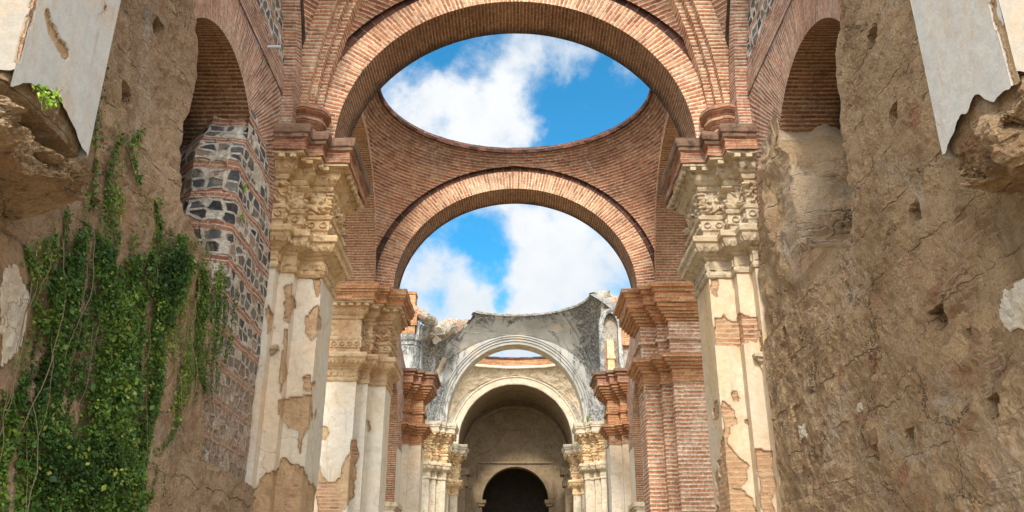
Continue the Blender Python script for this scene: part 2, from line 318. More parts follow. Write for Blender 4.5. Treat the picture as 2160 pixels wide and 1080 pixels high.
def mat_rough(name, a=(.40, .27, .155), b=(.27, .175, .10), red=.35, pale=.4, stone=.3):
    n = N(name); o = n.obj(); m = n.attr('mask')
    ow = n.vadd(o, centre_noise(n, n.noise(o, 1.7, 4, .6, color=True)), .5)
    col = n.mix(n.ramp(n.noise(o, .55, 5, .62, .4), .36, .64), a, b)
    col = n.mix(n.math('MULTIPLY', n.ramp(n.noise(o, 1.4, 5, .7, .3), .52, .72), pale), col, (.55, .41, .27))
    v = n.voro(n.mapping(ow, (1, 1, .62)), 1.25, 'F1'); vc = n.voro(n.mapping(ow, (1, 1, .62)), 1.25, 'F1', 1, 1)
    sel = n.ramp(n.sep(vc)[0], .76, .77); spot = n.ramp(v, .2, .24, True)
    col = n.mix(n.math('MULTIPLY', n.math('MULTIPLY', sel, spot), red), col, (.42, .17, .09))
    sel2 = n.ramp(n.sep(vc)[1], .86, .87); spot2 = n.ramp(v, .27, .32, True)
    st = n.math('MULTIPLY', sel2, spot2)
    col = n.mix(n.math('MULTIPLY', st, stone), col, (.24, .23, .21))
    col = n.mix(n.math('MULTIPLY', n.ramp(n.noise(o, 14, 7, .82, .4), .52, .68), .45), col, (.19, .12, .065))
    col = n.mix(n.math('MULTIPLY', n.ramp(n.noise(o, 26, 5, .8), .50, .62), .5), col, (.70, .54, .36))
    col = n.mix(n.math('MULTIPLY', n.ramp(n.noise(o, 3.4, 7, .78, .5), .60, .74), .45), col, (.14, .1, .065))
    cs = n.voro(n.vadd(n.mapping(o, (1, 1, 1.5)), n.noise(o, 3, 4, .7, color=True), .35), 3.2, 'F1', 1, 1); cz = n.ramp(n.noise(o, .8, 4, .6), .42, .58)
    cell = n.mix(n.sep(cs)[0], (.68, .64, .62), (1.22, 1.2, 1.16))
    col = n.mix(n.math('MULTIPLY', cz, .75), col, cell, 'MULTIPLY')
    col = n.mix(n.math('MULTIPLY', n.math('MULTIPLY', n.ramp(n.sep(cs)[1], .91, .93), .55), cz), col, (.42, .21, .11))
    S3 = n.sep(o); cv_ = n.t.nodes.new('ShaderNodeCombineXYZ'); n.L(S3[1], cv_.inputs[0]); n.L(S3[2], cv_.inputs[1])
    uvw = n.vadd(cv_.outputs[0], centre_noise(n, n.noise(o, 2.2, 4, .6, color=True)), .16)
    bc2, bf2 = pattern(n, uvw, .13, .34, .022, [(.30, .16, .10), (.42, .22, .13), (.50, .27, .16)], (.55, .42, .28), 1., .8)
    bz = n.math('MULTIPLY', n.ramp(n.noise(n.mapping(o, (1, 1, 1.8), (7, 3, 2)), .75, 5, .65), .57, .63), n.ramp(n.noise(o, 5, 5, .8), .40, .56))
    col = n.mix(n.math('MULTIPLY', bz, .6*red/.65), col, bc2)
    fr = n.math('FRACT', n.math('DIVIDE', n.math('ADD', S3[2], n.math('MULTIPLY', n.noise(o, 1.1, 4, .6), .5)), .85))
    ln = n.math('MULTIPLY', n.ramp(n.math('ABSOLUTE', n.math('SUBTRACT', fr, .5)), .0, .028, True), n.ramp(n.noise(o, 1.3, 3), .44, .56))
    col = n.mix(n.math('MULTIPLY', ln, .45), col, (.14, .09, .055))
    pw = n.math('MULTIPLY', n.ramp(n.noise(n.mapping(o, (1, 1, .8), (2, 9, 4)), .6, 6, .7, .5), .55, .62), n.ramp(n.noise(o, 10, 5, .8), .38, .56))
    col = n.mix(n.math('MULTIPLY', pw, .5), col, (.66, .55, .42))
    stn = n.ramp(n.noise(n.mapping(o, (1, 1, .25), (1, 5, 4)), .8, 6, .75, .5), .58, .72)
    col = n.mix(n.math('MULTIPLY', stn, .4), col, (.13, .09, .06))
    lk = n.ramp(n.voro(n.vadd(n.mapping(o, (1, 1, 1.6)), n.noise(o, 1.1, 5, .7, color=True), 1.4), .42, 'DISTANCE_TO_EDGE'), 0, .012, True)
    lk = n.math('MULTIPLY', lk, n.ramp(n.noise(o, .8, 3), .47, .55))
    col = n.mix(n.math('MULTIPLY', lk, .7), col, (.09, .06, .04))
    col = n.mix(n.math('MULTIPLY', n.ramp(n.noise(o, .9, 6, .7, 1.), .56, .66), .35), col, (.56, .36, .26))
    # where mask > .5 an old coat of plaster survives
    k = n.ramp(m, .45, .55)
    pc, ph = plaster_cols(n, .3, .5)
    col = n.mix(k, col, pc)
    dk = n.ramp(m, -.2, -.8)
    col = n.mix(n.math('MULTIPLY', dk, .6), col, (.07, .05, .035))  # insides of the beam holes painted dark, as if in shade
    h1 = n.noise(o, 3.5, 8, .72, .5); h2 = n.noise(o, 20, 6, .8)
    pit = n.ramp(n.noise(o, 9, 3, .6), .60, .70)
    gr = n.noise(n.mapping(ow, (1, 1, .8)), 42, 3, .8)
    h = n.math('ADD', n.math('ADD', n.math('MULTIPLY', h1, .65), n.math('MULTIPLY', h2, .75)), n.math('MULTIPLY', gr, .3))
    cav_shade = n.ramp(h2, .36, .50, True)
    col = n.mix(n.math('MULTIPLY', n.math('MULTIPLY', cav_shade, n.math('SUBTRACT', 1., k)), .38), col, (.16, .10, .055))  # shade painted into the low spots of the bump
    h = n.math('SUBTRACT', n.math('SUBTRACT', h, n.math('MULTIPLY', pit, .5)), n.math('MULTIPLY', n.math('MAXIMUM', lk, ln), .8))
    h = n.math('SUBTRACT', h, n.math('MULTIPLY', n.math('MULTIPLY', bz, bf2), .5))
    h = n.math('MULTIPLY', h, n.math('SUBTRACT', 1., n.math('MULTIPLY', k, .8)))
    return n.done(col, n.bump(h, .15, 1.))
M_ROUGHL = mat_rough('rough_brown_wall', (.60, .405, .255), (.43, .275, .16), .65, .6, .6)
M_ROUGHR = mat_rough('rough_umber_wall', (.64, .435, .245), (.44, .285, .15), .7, .65, .55)
M_ROUGHC = mat_rough('broken_core', (.58, .39, .22), (.36, .22, .11), .9, .6, .4)

def mat_banded(name, fade=True):   # dark basalt blocks set in white mortar between double courses of brick
    n = N(name); o = n.obj(); uv = n.uv()
    w = n.vadd(uv, centre_noise(n, n.noise(uv, 2.5, 3, color=True)), .07)
    z = n.sep(uv)[1]
    f = n.math('FRACT', n.math('DIVIDE', n.math('SUBTRACT', z, .1), .66))
    w2 = n.vadd(w, centre_noise(n, n.noise(uv, 9, 3, .7, color=True)), .07)
    vm = n.mapping(w, (3.0, 4.6, 1)); ve = n.voro(vm, 1, 'DISTANCE_TO_EDGE', .55); vc = n.sep(n.voro(vm, 1, 'F1', .55, 1))
    sf = n.ramp(n.math('ADD', ve, n.math('MULTIPLY', n.math('SUBTRACT', n.noise(uv, 9, 4, .7), .5), .22)), .08, .16, True)
    sc_ = n.mix(vc[0], (.03, .034, .042), (.13, .135, .14)); sc_ = n.mix(n.ramp(vc[1], .82, .86), sc_, (.32, .2, .15))
    mo = n.mix(n.ramp(n.noise(o, 8, 6, .8), .35, .65), (.38, .30, .22), (.68, .63, .54))
    sf = n.math('MAXIMUM', sf, n.ramp(vc[2], .78, .82))
    sc_ = n.mix(sf, sc_, mo)
    bc, bf = pattern(n, w, .1, .32, .016, [(.26, .11, .07), (.36, .15, .09), (.48, .2, .11)], (.55, .45, .35))
    k = n.ramp(n.math('ADD', f, n.math('MULTIPLY', n.math('SUBTRACT', n.noise(uv, 6, 3), .5), .12)), .26, .29, True)
    col = n.mix(k, sc_, bc)
    worn = n.ramp(n.noise(o, 1.3, 6, .75, .8), .46, .60)
    if fade: worn = n.math('MULTIPLY', n.math('MAXIMUM', n.math('MULTIPLY', worn, .6), n.ramp(n.sep(o)[2], 3.6, 6.0, True)), n.ramp(n.noise(o, 5, 6, .8), .32, .54))
    else: worn = n.math('MULTIPLY', worn, .5)
    wc = n.mix(n.ramp(n.noise(o, 16, 6, .85), .4, .62), (.22, .15, .1), (.50, .37, .25))
    col = n.mix(n.math('MULTIPLY', worn, .88), col, wc)
    col = n.mix(n.math('MULTIPLY', n.ramp(n.noise(o, 11, 6, .8), .52, .68), .4), col, (.12, .09, .07))
    h = n.math('ADD', n.math('MULTIPLY', sf, -.8), n.noise(o, 11, 6, .8))
    return n.done(col, n.bump(h, .06, 1.))
M_BAND = mat_banded('banded_basalt_masonry'); M_BANDC = mat_banded('banded_basalt_jamb', False)

def mat_simple(name, c, rough=.7, metal=0):
    n = N(name); col = n.mix(n.noise(n.obj(), 18, 4, .7), tuple(x*.6 for x in c), tuple(x*1.3 for x in c))
    n.b.inputs['Metallic'].default_value = metal; return n.done(col, None, rough)
M_PIPE = mat_simple('grey_pipe', (.5, .55, .55), .5)
M_BARK = mat_simple('vine_stem', (.2, .15, .09))
def mat_leaf(name, cols):
    n = N(name); a = n.attr('mask')
    cr = n.t.nodes.new('ShaderNodeValToRGB'); n.L(a, cr.inputs[0]); e = cr.color_ramp.elements
    e[0].position = 0; e[0].color = cols[0]+(1,); e[1].position = 1; e[1].color = cols[-1]+(1,)
    for i, c in enumerate(cols[1:-1]): q = e.new((i+1)/(len(cols)-1)); q.color = c+(1,)
    n.b.inputs['Roughness'].default_value = .5; n.b.inputs['Specular IOR Level'].default_value = .35
    tr = n.t.nodes.new('ShaderNodeBsdfTranslucent'); n.L(cr.outputs[0], tr.inputs[0])
    mx = n.t.nodes.new('ShaderNodeMixShader'); mx.inputs[0].default_value = .3
    n.L(cr.outputs[0], n.b.inputs['Base Color']); n.L(n.b.outputs[0], mx.inputs[1]); n.L(tr.outputs[0], mx.inputs[2]); n.L(mx.outputs[0], n.out.inputs[0])
    return n.m
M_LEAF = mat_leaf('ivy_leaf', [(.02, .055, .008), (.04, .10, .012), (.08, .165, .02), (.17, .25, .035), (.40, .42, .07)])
M_SPROUT = mat_leaf('sprout_leaf', [(.12, .3, .02), (.3, .5, .04), (.5, .6, .08)])
def mat_ground():
    n = N('paving_earth'); o = n.obj(); col = n.mix(n.ramp(n.noise(o, .8, 6, .7), .35, .65), (.34, .27, .18), (.45, .37, .26))
    return n.done(col, n.bump(n.noise(o, 9, 5, .7), .03))
M_GROUND = mat_ground()

# ------------------------------------------------------------------ generic shapes
def path_normals(path):
    P = np.asarray(path, float); n = len(P); seg = P[1:]-P[:-1]
    L = np.linalg.norm(seg, axis=1); nr = np.stack([-seg[:, 1], seg[:, 0]], 1)/L[:, None]
    mit = np.zeros((n, 2))
    for i in range(n):
        if i == 0: mit[i] = nr[0]
        elif i == n-1: mit[i] = nr[-1]
        else:
            a, b = nr[i-1], nr[i]; m = a+b; mit[i] = m/max(.2, (m@m)/2)*1.0
            mit[i] = m*(2/(m@m))*.5*1.0 if (m@m) > .2 else a
            mit[i] = m/(1+a@b)
    return P, mit, np.concatenate([[0], np.cumsum(L)])
def sweep(mb, path, prof, s=1, mi=0, jitter=0, seed=0, uoff=0, bu=None):
    """profile [(out,z)] swept along the plan path (outward normal on its left), mitred corners"""
    P, mit, cum = path_normals(path)
    prof = np.asarray(prof, float); pl = np.concatenate([[0], np.cumsum(np.linalg.norm(prof[1:]-prof[:-1], axis=1))])
    for i in range(len(P)-1):
        L = cum[i+1]-cum[i]; k = max(1, int(L/.07)) if jitter else 1
        t = np.linspace(0, 1, k+1)
        A = P[i][None]*(1-t[:, None]) + P[i+1][None]*t[:, None]; M = mit[i][None]*(1-t[:, None]) + mit[i+1][None]*t[:, None]
        xy = A[:, None, :] + M[:, None, :]*prof[None, :, 0, None]
        z = np.broadcast_to(prof[None, :, 1], xy.shape[:2]).copy()
        if jitter:
            j = vnoise(xy[..., 0]*5+seed, xy[..., 1]*5, z*7, seed)*jitter
            j = j - np.clip(vnoise(xy[..., 0]*1.7+seed, xy[..., 1]*1.7, z*.7, seed+3)-.25, 0, 1)*jitter*5*(prof[None, :, 0] > .12)
            xy = xy + M[:, None, :]*j[..., None]*(t[:, None, None]*0+1); z = z + vnoise(xy[..., 0]*4, xy[..., 1]*4, z*6+9, seed+5)*jitter*.6
        pts = np.concatenate([xy, z[..., None]], -1)
        pts[..., 0] *= s
        u = (cum[i]+t*L+uoff)[:, None] + 0*prof[None, :, 0]; v = prof[0, 1] + pl[None, :] + 0*t[:, None]
        mb.grid(pts, np.stack([u, v], -1), mi=mi, flip=(s < 0))
def blur(m, k=2):
    for _ in range(k):
        p = np.pad(m, 1, mode='edge'); m = (p[:-2, 1:-1]+p[2:, 1:-1]+p[1:-1, :-2]+p[1:-1, 2:]+2*p[1:-1, 1:-1])/6
    return m
def rsurf(mb, path, z0, z1, du, dz, disp, s=1, maskfn=None, mi=0, bulge=0):
    """vertical wall over a plan path, finely divided; disp(u,z,x,y) pushes it outward; maskfn(points)->mask"""
    P, mit, cum = path_normals(path)
    nz = max(2, int((z1-z0)/dz)+1); z = np.linspace(z0, z1, nz)
    for i in range(len(P)-1):
        L = cum[i+1]-cum[i]; k = max(2, int(L/du)+1); t = np.linspace(0, 1, k)
        A = P[i][None]*(1-t[:, None]) + P[i+1][None]*t[:, None]
        seg = (P[i+1]-P[i])/L; nn = np.array([-seg[1], seg[0]])
        M = np.repeat(nn[None], k, 0); M[0] = mit[i]; M[-1] = mit[i+1]
        u = (cum[i]+t*L)[:, None]+0*z[None]; Z = z[None]+0*t[:, None]
        X0 = A[:, None, 0]+0*Z; Y0 = A[:, None, 1]+0*Z
        d = disp(u, Z, X0, Y0) if disp else 0*Z
        m = None
        if maskfn is not None:
            m = blur(maskfn(np.stack([X0*s, Y0, Z], -1)), 1); m = np.maximum(m, .40*blur(m, 16)); d = d - .03*smooth(.3, .6, m)*(1+.8*fbm(u*6, Z*6, None, 3, 5)) 
        X = X0 + M[:, None, 0]*d; Y = Y0 + M[:, None, 1]*d
        mb.grid(np.stack([X*s, Y, Z], -1), np.stack([u, Z], -1), A=m, mi=mi, flip=(s < 0))
def arch(mb, axis, prof, a, b, zc, zb, c0=0, n=72, s=1, t0=0, t1=PI, mi=0, keep=None, jit=0):
    """profile [(dr,w)] swept round a half ellipse (a,b) at height zc with straight jambs down to zb. axis 'y': plane of arch is XZ, w is y."""
    prof = np.asarray(prof, float); pl = np.concatenate([[0], np.cumsum(np.linalg.norm(prof[1:]-prof[:-1], axis=1))])
    th = np.linspace(t0, t1, n+1)
    rad = [(math.cos(t), math.sin(t), zc) for t in th]
    if zb < zc-1e-3:
        if t0 == 0: rad = [(1, 0, zb)] + rad
        if abs(t1-PI) < 1e-6: rad = rad + [(-1, 0, zb)]
    C = np.array(rad); c = C[:, 0:1]*(a+prof[None, :, 0]); h = C[:, 2:3] + C[:, 1:2]*(b+prof[None, :, 0])
    w = np.broadcast_to(prof[None, :, 1], c.shape)
    if jit:
        c = c + jit*vnoise(c*6, h*6, w*6, 3); h = h + jit*vnoise(c*6, h*6, w*6, 8)
    base = np.stack([C[:, 0]*a, C[:, 2]+C[:, 1]*b], 1); arc = np.concatenate([[0], np.cumsum(np.linalg.norm(base[1:]-base[:-1], axis=1))])
    P = np.stack([c0+c, w, h], -1) if axis == 'y' else np.stack([s*w, c0+c, h], -1)
    for j in range(len(prof)-1):
        uv = np.stack([pl[None, j:j+2]+0*arc[:, None], arc[:, None]+0*pl[None, j:j+2]], -1)
        mb.grid(P[:, j:j+2], uv, mi=(mi[j] if isinstance(mi, (list, tuple)) else mi), flip=((axis == 'x') == (s > 0)), keep=None if keep is None else keep)

# ------------------------------------------------------------------ piers
ZC = 10.42
def pier_path(x, yf, t, d1=.56, d2=.34, st=.34, xo=6.9, mid=True, back=True):
    p = [(xo, yf-2*st), (x+d1+d2, yf-2*st), (x+d1+d2, yf-st), (x+d1, yf-st), (x+d1, yf), (x, yf), (x, yf+t)]
    p += [(x+d1, yf+t), (x+d1, yf+t+st), (x+d1+d2, yf+t+st), (x+d1+d2, yf+t+2*st), (xo, yf+t+2*st)]
    return p
CAP = [(0, 7.04), (.05, 7.06), (.07, 7.12), (.05, 7.17), (.03, 7.2), (.03, 7.46), (.08, 7.5), (.1, 7.54), (.16, 7.56), (.25, 7.63), (.3, 7.72), (.31, 7.8), (.36, 7.84), (.37, 7.95), (.33, 8.0), (.1, 8.06), (.05, 8.1)]
NECK = [(.05, 8.1), (.05, 8.2), (.09, 8.24), (.09, 8.47), (.15, 8.5), (.17, 8.57), (.08, 8.62)]
TOPM = [(.06, 9.24), (.1, 9.26), (.13, 9.33), (.12, 9.37), (.18, 9.4), (.26, 9.48), (.3, 9.58), (.3, 9.63), (.36, 9.66), (.37, 9.7), (.5, 9.73), (.5, 9.8)]
CORN = [(.5, 9.8), (.55, 9.8), (.55, 9.94), (.52, 9.96), (.54, 10.06), (.6, 10.1), (.6, 10.17), (.64, 10.2), (.66, 10.3), (.66, 10.4), (-.5, 10.44)]
def bump_row(mb, path, out, z, dx, rx, rz, ro, s=1, lo=0, hi=99, kind='egg'):
    """a row of little carved eggs / dentils sitting on a moulding"""
    P, mit, cum = path_normals(path)
    Q = []
    for i in range(len(P)-1):
        L = cum[i+1]-cum[i]
        seg = (P[i+1]-P[i])/L; nn = np.array([-seg[1], seg[0]])
        Li = L + out*((mit[i+1]-nn)@seg) - out*((mit[i]-nn)@seg); st = out*((mit[i]-nn)@seg)
        k = int(Li/dx)
        if k < 1 or not (lo <= i <= hi): continue
        for q in range(k):
            if random.random() < .07: continue
            c = P[i]+seg*(st+(q+.5)*Li/k)+nn*out
            if kind == 'egg':
                ang = np.linspace(0, 2*PI, 7)[:-1]
                ring = [np.array([*(c+seg*math.cos(a)*rx+nn*ro*.25), z+math.sin(a)*rz]) for a in ang]
                apex = [np.array([*(c+seg*math.cos(a)*rx*.45+nn*ro), z+math.sin(a)*rz*.45]) for a in ang]
                for e in range(6): Q.append([ring[e], ring[(e+1) % 6], apex[(e+1) % 6], apex[e]])
                Q.append([apex[0], apex[1], apex[2], apex[3]]); Q.append([apex[0], apex[3], apex[4], apex[5]])
            elif kind == 'ring':
                m_ = 8; ang = np.linspace(0, 2*PI, m_+1)
                o1 = [np.array([*(c+seg*math.cos(a)*rx), z+math.sin(a)*rz]) for a in ang]
                o2 = [np.array([*(c+seg*math.cos(a)*rx*.8+nn*ro), z+math.sin(a)*rz*.8]) for a in ang]
                o3 = [np.array([*(c+seg*math.cos(a)*rx*.5), z+math.sin(a)*rz*.5]) for a in ang]
                for e in range(m_): Q.append([o1[e], o1[e+1], o2[e+1], o2[e]]); Q.append([o2[e], o2[e+1], o3[e+1], o3[e]])
            else:
                a0 = c-seg*rx; a1 = c+seg*rx; o_ = nn*ro
                b = lambda p, zz: np.array([p[0], p[1], zz])
                Q.append([b(a0+o_, z-rz), b(a1+o_, z-rz), b(a1+o_, z+rz), b(a0+o_, z+rz)])
                Q.append([b(a0, z-rz), b(a1, z-rz), b(a1+o_, z-rz), b(a0+o_, z-rz)]); Q.append([b(a0+o_, z+rz), b(a1+o_, z+rz), b(a1, z+rz), b(a0, z+rz)])
                Q.append([b(a0, z-rz), b(a0+o_, z-rz), b(a0+o_, z+rz), b(a0, z+rz)]); Q.append([b(a1+o_, z-rz), b(a1, z-rz), b(a1, z+rz), b(a1+o_, z+rz)])
    if Q:
        Q = np.array(Q); Q[..., 0] *= s
        if s < 0: Q = Q[:, ::-1]
        mb.quads(Q)
def scroll(u, z, x, y, amp=.13, f=4.6, sd=3):      # acanthus-like carved relief
    wu = u*f+.9*vnoise(u*3, z*3, None, sd); wz = z*f+.9*vnoise(u*3+9, z*3+4, None, sd)
    r = ridge(wu, wz, None, 2, sd); s_ = np.sin(u*17+2.2*np.sin(z*13))*np.cos(z*17+2.4*np.sin(u*11))
    return amp*(smooth(.25, .85, r)*.7 + .6*smooth(0., .75, s_)) 
def mask_from(polys, wob=7., soft=1.):
    def f(P):
        x, y = proj(P); sh = P.shape[:-1]
        dx = fbm(P[..., 0]*3+P[..., 1]*3, P[..., 2]*3, None, 4, 31)*wob; dy = fbm(P[..., 0]*3+P[..., 1]*3+50, P[..., 2]*3, None, 4, 41)*wob
        m = np.zeros(sh)
        for pl in polys: m = np.maximum(m, inpoly(x+dx*1.6, y+dy*1.6, pl)*1.)
        return m
    return f
def noise_mask(th, sc_=.7, sd=0, zmax=99):
    def f(P):
        q = fbm((P[..., 0]+P[..., 1])*sc_, P[..., 2]*sc_*.6, None, 5, sd); return (q > th)*1.*(P[..., 2] < zmax)
    return f

def make_pier(x, yf, t, s, label, mats, maskfn=None, res=.05, carved=True, zlow=GROUND, xo=6.9, jit=.008, group=None, flat=False, path=None, front_only=False):
    path = path or pier_path(x, yf, t, xo=xo)
    T = thing('pier', (s*(x+1), yf+t/2, GROUND), label, 'pier', group)
    msh, mcap, mfr, mco = mats
    mb = MB(); rsurf(mb, path, zlow, 7.06, res, res*1.3, (lambda u, z, X, Y: .012*fbm(u*1.5, z*1.2, None, 3, 9)+.004*fbm(u*9, z*9, None, 2, 19)), s, maskfn or noise_mask(.32, .5, int(yf)))
    mb.build('shaft', msh, T, smooth=False)
    mb = MB()
    sweep(mb, path, CAP, s, jitter=jit, seed=int(yf)+s)
    if carved:
        bump_row(mb, path, .26, 7.69, .15, .055, .085, .055, s); bump_row(mb, path, .03, 7.33, .2, .07, .09, .03, s, kind='dentil')
    mb.build('capital', mcap, T)
    mb = MB()
    sweep(mb, path, NECK, s, jitter=jit, seed=int(yf)+4)
    if carved: bump_row(mb, path, .09, 8.355, .23, .1, .085, .045, s, kind='ring')
    if carved: rsurf(mb, path, 8.62, 9.24, .018, .02, lambda u, z, X, Y: .05+scroll(u, z, X, Y)*smooth(8.62, 8.68, z)*smooth(9.24, 9.18, z)*(smooth(1.7, 1.8, u) if 20 < yf < 40 else 1), s)
    else: sweep(mb, path, [(.04, 8.62), (.04, 9.24)], s)
    mb.build('frieze', mfr, T)
    mb = MB(); sweep(mb, path, TOPM, s, jitter=jit, seed=int(yf)+9)
    if carved: bump_row(mb, path, .24, 9.52, .14, .05, .07, .05, s); bump_row(mb, path, .4, 9.665, .26, .07, .045, .1, s, kind='dentil')
    mb.build('bed_moulding', mfr, T)
    mb = MB(); sweep(mb, path, CORN[:6], s, jitter=jit*1.2, seed=int(yf)+14)
    oc = mb.build('cornice', mco, T)
    mb = MB(); sweep(mb, path, CORN[5:], s, jitter=jit*1.2, seed=int(yf)+14)
    mb.build('top_course', M_SOOT if yf < 20 else mco, oc)
    return T

P1 = dict(x=4.5, yf=18.84, t=1.4); P2 = dict(x=4.5, yf=29.5, t=1.35)
# what the weather has stripped, outlined on the photographed faces
L1 = [[(600,640),(618,600),(622,640),(610,690),(594,680)], [(640,672),(655,655),(668,650),(676,690),(664,712),(655,720),(645,705)], [(640,800),(655,790),(662,810),(655,830),(642,828)],
      [(588,842),(604,836),(650,834),(662,842),(664,880),(655,905),(640,905),(612,900),(594,886)], [(560,1000),(580,990),(596,965),(620,978),(640,988),(650,1010),(660,1020),(672,1040),(672,1090),(520,1090),(540,1040)],
      [(560,670),(568,650),(578,665),(572,700),(558,700)], [(604,610),(614,606),(618,660),(608,690)], [(634,905),(646,900),(640,930),(634,960),(628,960)], [(592,740),(600,700),(606,700),(602,800),(592,830)],
      [(664,585),(676,583),(680,600),(674,625),(664,610)]]
R1 = [[(1508,672),(1530,662),(1550,678),(1562,655),(1595,668),(1594,720),(1560,725),(1515,728),(1508,700)], [(1526,845),(1536,855),(1545,870),(1560,885),(1558,900),(1540,900),(1536,935),(1560,960),(1580,985),(1575,1010),(1558,1030),(1536,1025),(1515,1000),(1510,975),(1520,960),(1528,900),(1524,880)],
      [(1512,975),(1530,985),(1545,1030),(1590,1050),(1600,1090),(1512,1090)], [(1595,945),(1625,950),(1635,1090),(1612,1090),(1598,1000)], [(1508,850),(1515,850),(1514,900),(1508,895)], [(1503,590),(1514,586),(1518,610),(1510,625),(1503,612)], [(1545,832),(1562,832),(1564,846),(1548,848)],
      [(1575,880),(1583,882),(1583,894),(1575,893)], [(1597,690),(1605,700),(1612,760),(1603,750)]]
L2 = [[(672,1090),(664,1000),(672,965),(680,1005),(690,1015),(710,1014),(722,1004),(724,985),(735,960),(748,925),(754,930),(752,1000),(748,1040),(735,1060),(722,1075),(720,1090)], [(676,905),(690,900),(696,915),(680,930),(672,925)], [(772,890),(778,885),(779,910),(772,915)]]
T_ = make_pier(**P1, s=-1, label='peeling cream plaster pier beside the ivy wall with carved ochre capital under a blackened cornice', mats=(M_PLAS, M_OCHRE, M_OCHRE, M_CORN), maskfn=mask_from(L1, 6), res=.035, jit=.015)
T_ = make_pier(**P1, s=1, label='golden plaster pier on the right with cracked shaft and carved grey ochre capital', mats=(M_PLASG, M_OCHRE2, M_OCHRE2, M_CORN), maskfn=mask_from(R1, 6), res=.035, jit=.018)
T_ = make_pier(**P2, s=-1, label='pale plaster pier with wide flat side panel under the second brick arch', mats=(M_PLAS, M_OCHREB, M_OCHREB, M_PIERO), maskfn=mask_from(L2, 4), res=.05, jit=.018)
# the bare brick pier opposite has plain stepped mouldings
CAPB = [(0, 7.04), (.04, 7.04), (.04, 7.12), (.0, 7.12), (.0, 7.5), (.08, 7.5), (.08, 7.6), (.17, 7.6), (.17, 7.7), (.27, 7.72), (.27, 7.82), (.36, 7.83), (.36, 7.95), (.06, 8.0), (.02, 8.05)]
TOPB = [(.02, 9.2), (.1, 9.2), (.1, 9.3), (.19, 9.3), (.19, 9.4), (.28, 9.4), (.28, 9.5), (.36, 9.5), (.36, 9.6), (.44, 9.62), (.44, 9.75)]
def brick_pier(x, yf, t, s, label, mats, res=.08, xo=6.9, group=None):
    path = pier_path(x, yf, t, xo=xo); T = thing('pier', (s*(x+1), yf+t/2, GROUND), label, 'pier', group)
    msh, mup, mco = mats
    mb = MB(); rsurf(mb, path, GROUND, 7.06, res, res, lambda u, z, X, Y: .01*fbm(u*2, z*9, None, 2, 9), s, noise_mask(.3, .5, int(yf)+s))
    mb.build('shaft', msh, T)
    mb = MB(); sweep(mb, path, CAPB, s, jitter=.01, seed=int(yf)); mb.build('capital', mup, T)
    mb = MB(); sweep(mb, path, [(.02, 8.05), (.02, 8.5), (.1, 8.5), (.12, 8.6), (.02, 8.62), (.02, 9.2)], s, jitter=.006, seed=int(yf)+3); mb.build('frieze', msh if x > 4.44 and yf < 35 else mup, T)
    mb = MB(); sweep(mb, path, TOPB, s, jitter=.01, seed=int(yf)+5); mb.build('bed_moulding', mup, T)
    c = [(.44, 9.75), (.52, 9.75), (.52, 10.1), (.6, 10.12), (.6, 10.24), (.7, 10.26), (.7, 10.4), (-.5, 10.44)]
    mb = MB(); sweep(mb, path, c[:5], s, jitter=.01, seed=int(yf)+8); oc = mb.build('cornice', mco, T)
    mb = MB(); sweep(mb, path, c[4:], s, jitter=.01, seed=int(yf)+8); mb.build('top_course', M_SOOT if yf > 35 else mco, oc)
    return T
brick_pier(4.45, 29.5, 1.35, 1, 'tall bare red brick pier with whitened courses and stepped brick mouldings', (M_PIERB, M_PIERO, M_PIERO))
P3 = dict(x=4.45, yf=41.2, t=1.2)
brick_pier(**P3, s=-1, label='smaller orange brick pier with white plaster shaft between the pale pier and the white arch', mats=(M_PLASP, M_PIERO, M_CORN), xo=6.2)
brick_pier(**P3, s=1, label='smaller orange brick pier with dark cornice left of the big bare brick pier', mats=(M_PLASP, M_PIERO, M_CORN), xo=6.2)
for s, w in ((-1, 'left'), (1, 'right')):
    make_pier(4.25, 53.8, 1.2, s, 'slim cream pier carrying the %s foot of the white arch' % w, (M_CREAM, M_OCHRE2, M_OCHRE, M_CREAM), res=.25, jit=.03, xo=6.6)
    make_pier(4.0, 61.3, 1.0, s, 'slender ochre pier with stepped capital at the %s side of the dark chapel mouth' % w, (M_CREAM, M_OCHRE, M_OCHRE, M_CREAM), res=.3, jit=.03, xo=6.0)

# ------------------------------------------------------------------ transverse arches
def t_arch(yf, t, a, b, ring, label, mats=(M_BRICK, M_SOFFIT), zc=10.65, n=96):
    T = thing('brick_arch', (0, yf+t/2, ZC), label, 'arch')
    mb = MB(); arch(mb, 'y', [(ring, yf+.02), (ring, yf), (0, yf)], a, b, zc, ZC-.02, n=n); mb.build('voussoir_ring', mats[0], T)
    mb = MB(); arch(mb, 'y', [(1.25, yf+.02), (ring, yf+.02)], a, b, zc, ZC-.02, n=n); mb.build('weathered_edge', M_DARKB, T)
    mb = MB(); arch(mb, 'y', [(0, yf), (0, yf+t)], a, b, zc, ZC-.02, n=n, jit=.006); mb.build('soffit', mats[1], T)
    mb = MB(); arch(mb, 'y', [(0, yf+t), (1.25, yf+t), (1.25, yf+.02)], a, b, zc, ZC-.02, n=n); mb.build('back_face', mats[0], T)
    return T
t_arch(18.84, 1.4, 4.5, 4.28, .68, 'nearest broad round arch of red brick with darkened underside spanning the nave')
t_arch(29.5, 1.35, 4.42, 4.03, .72, 'second round brick arch farther down the nave, below the curved brick vault remnant')

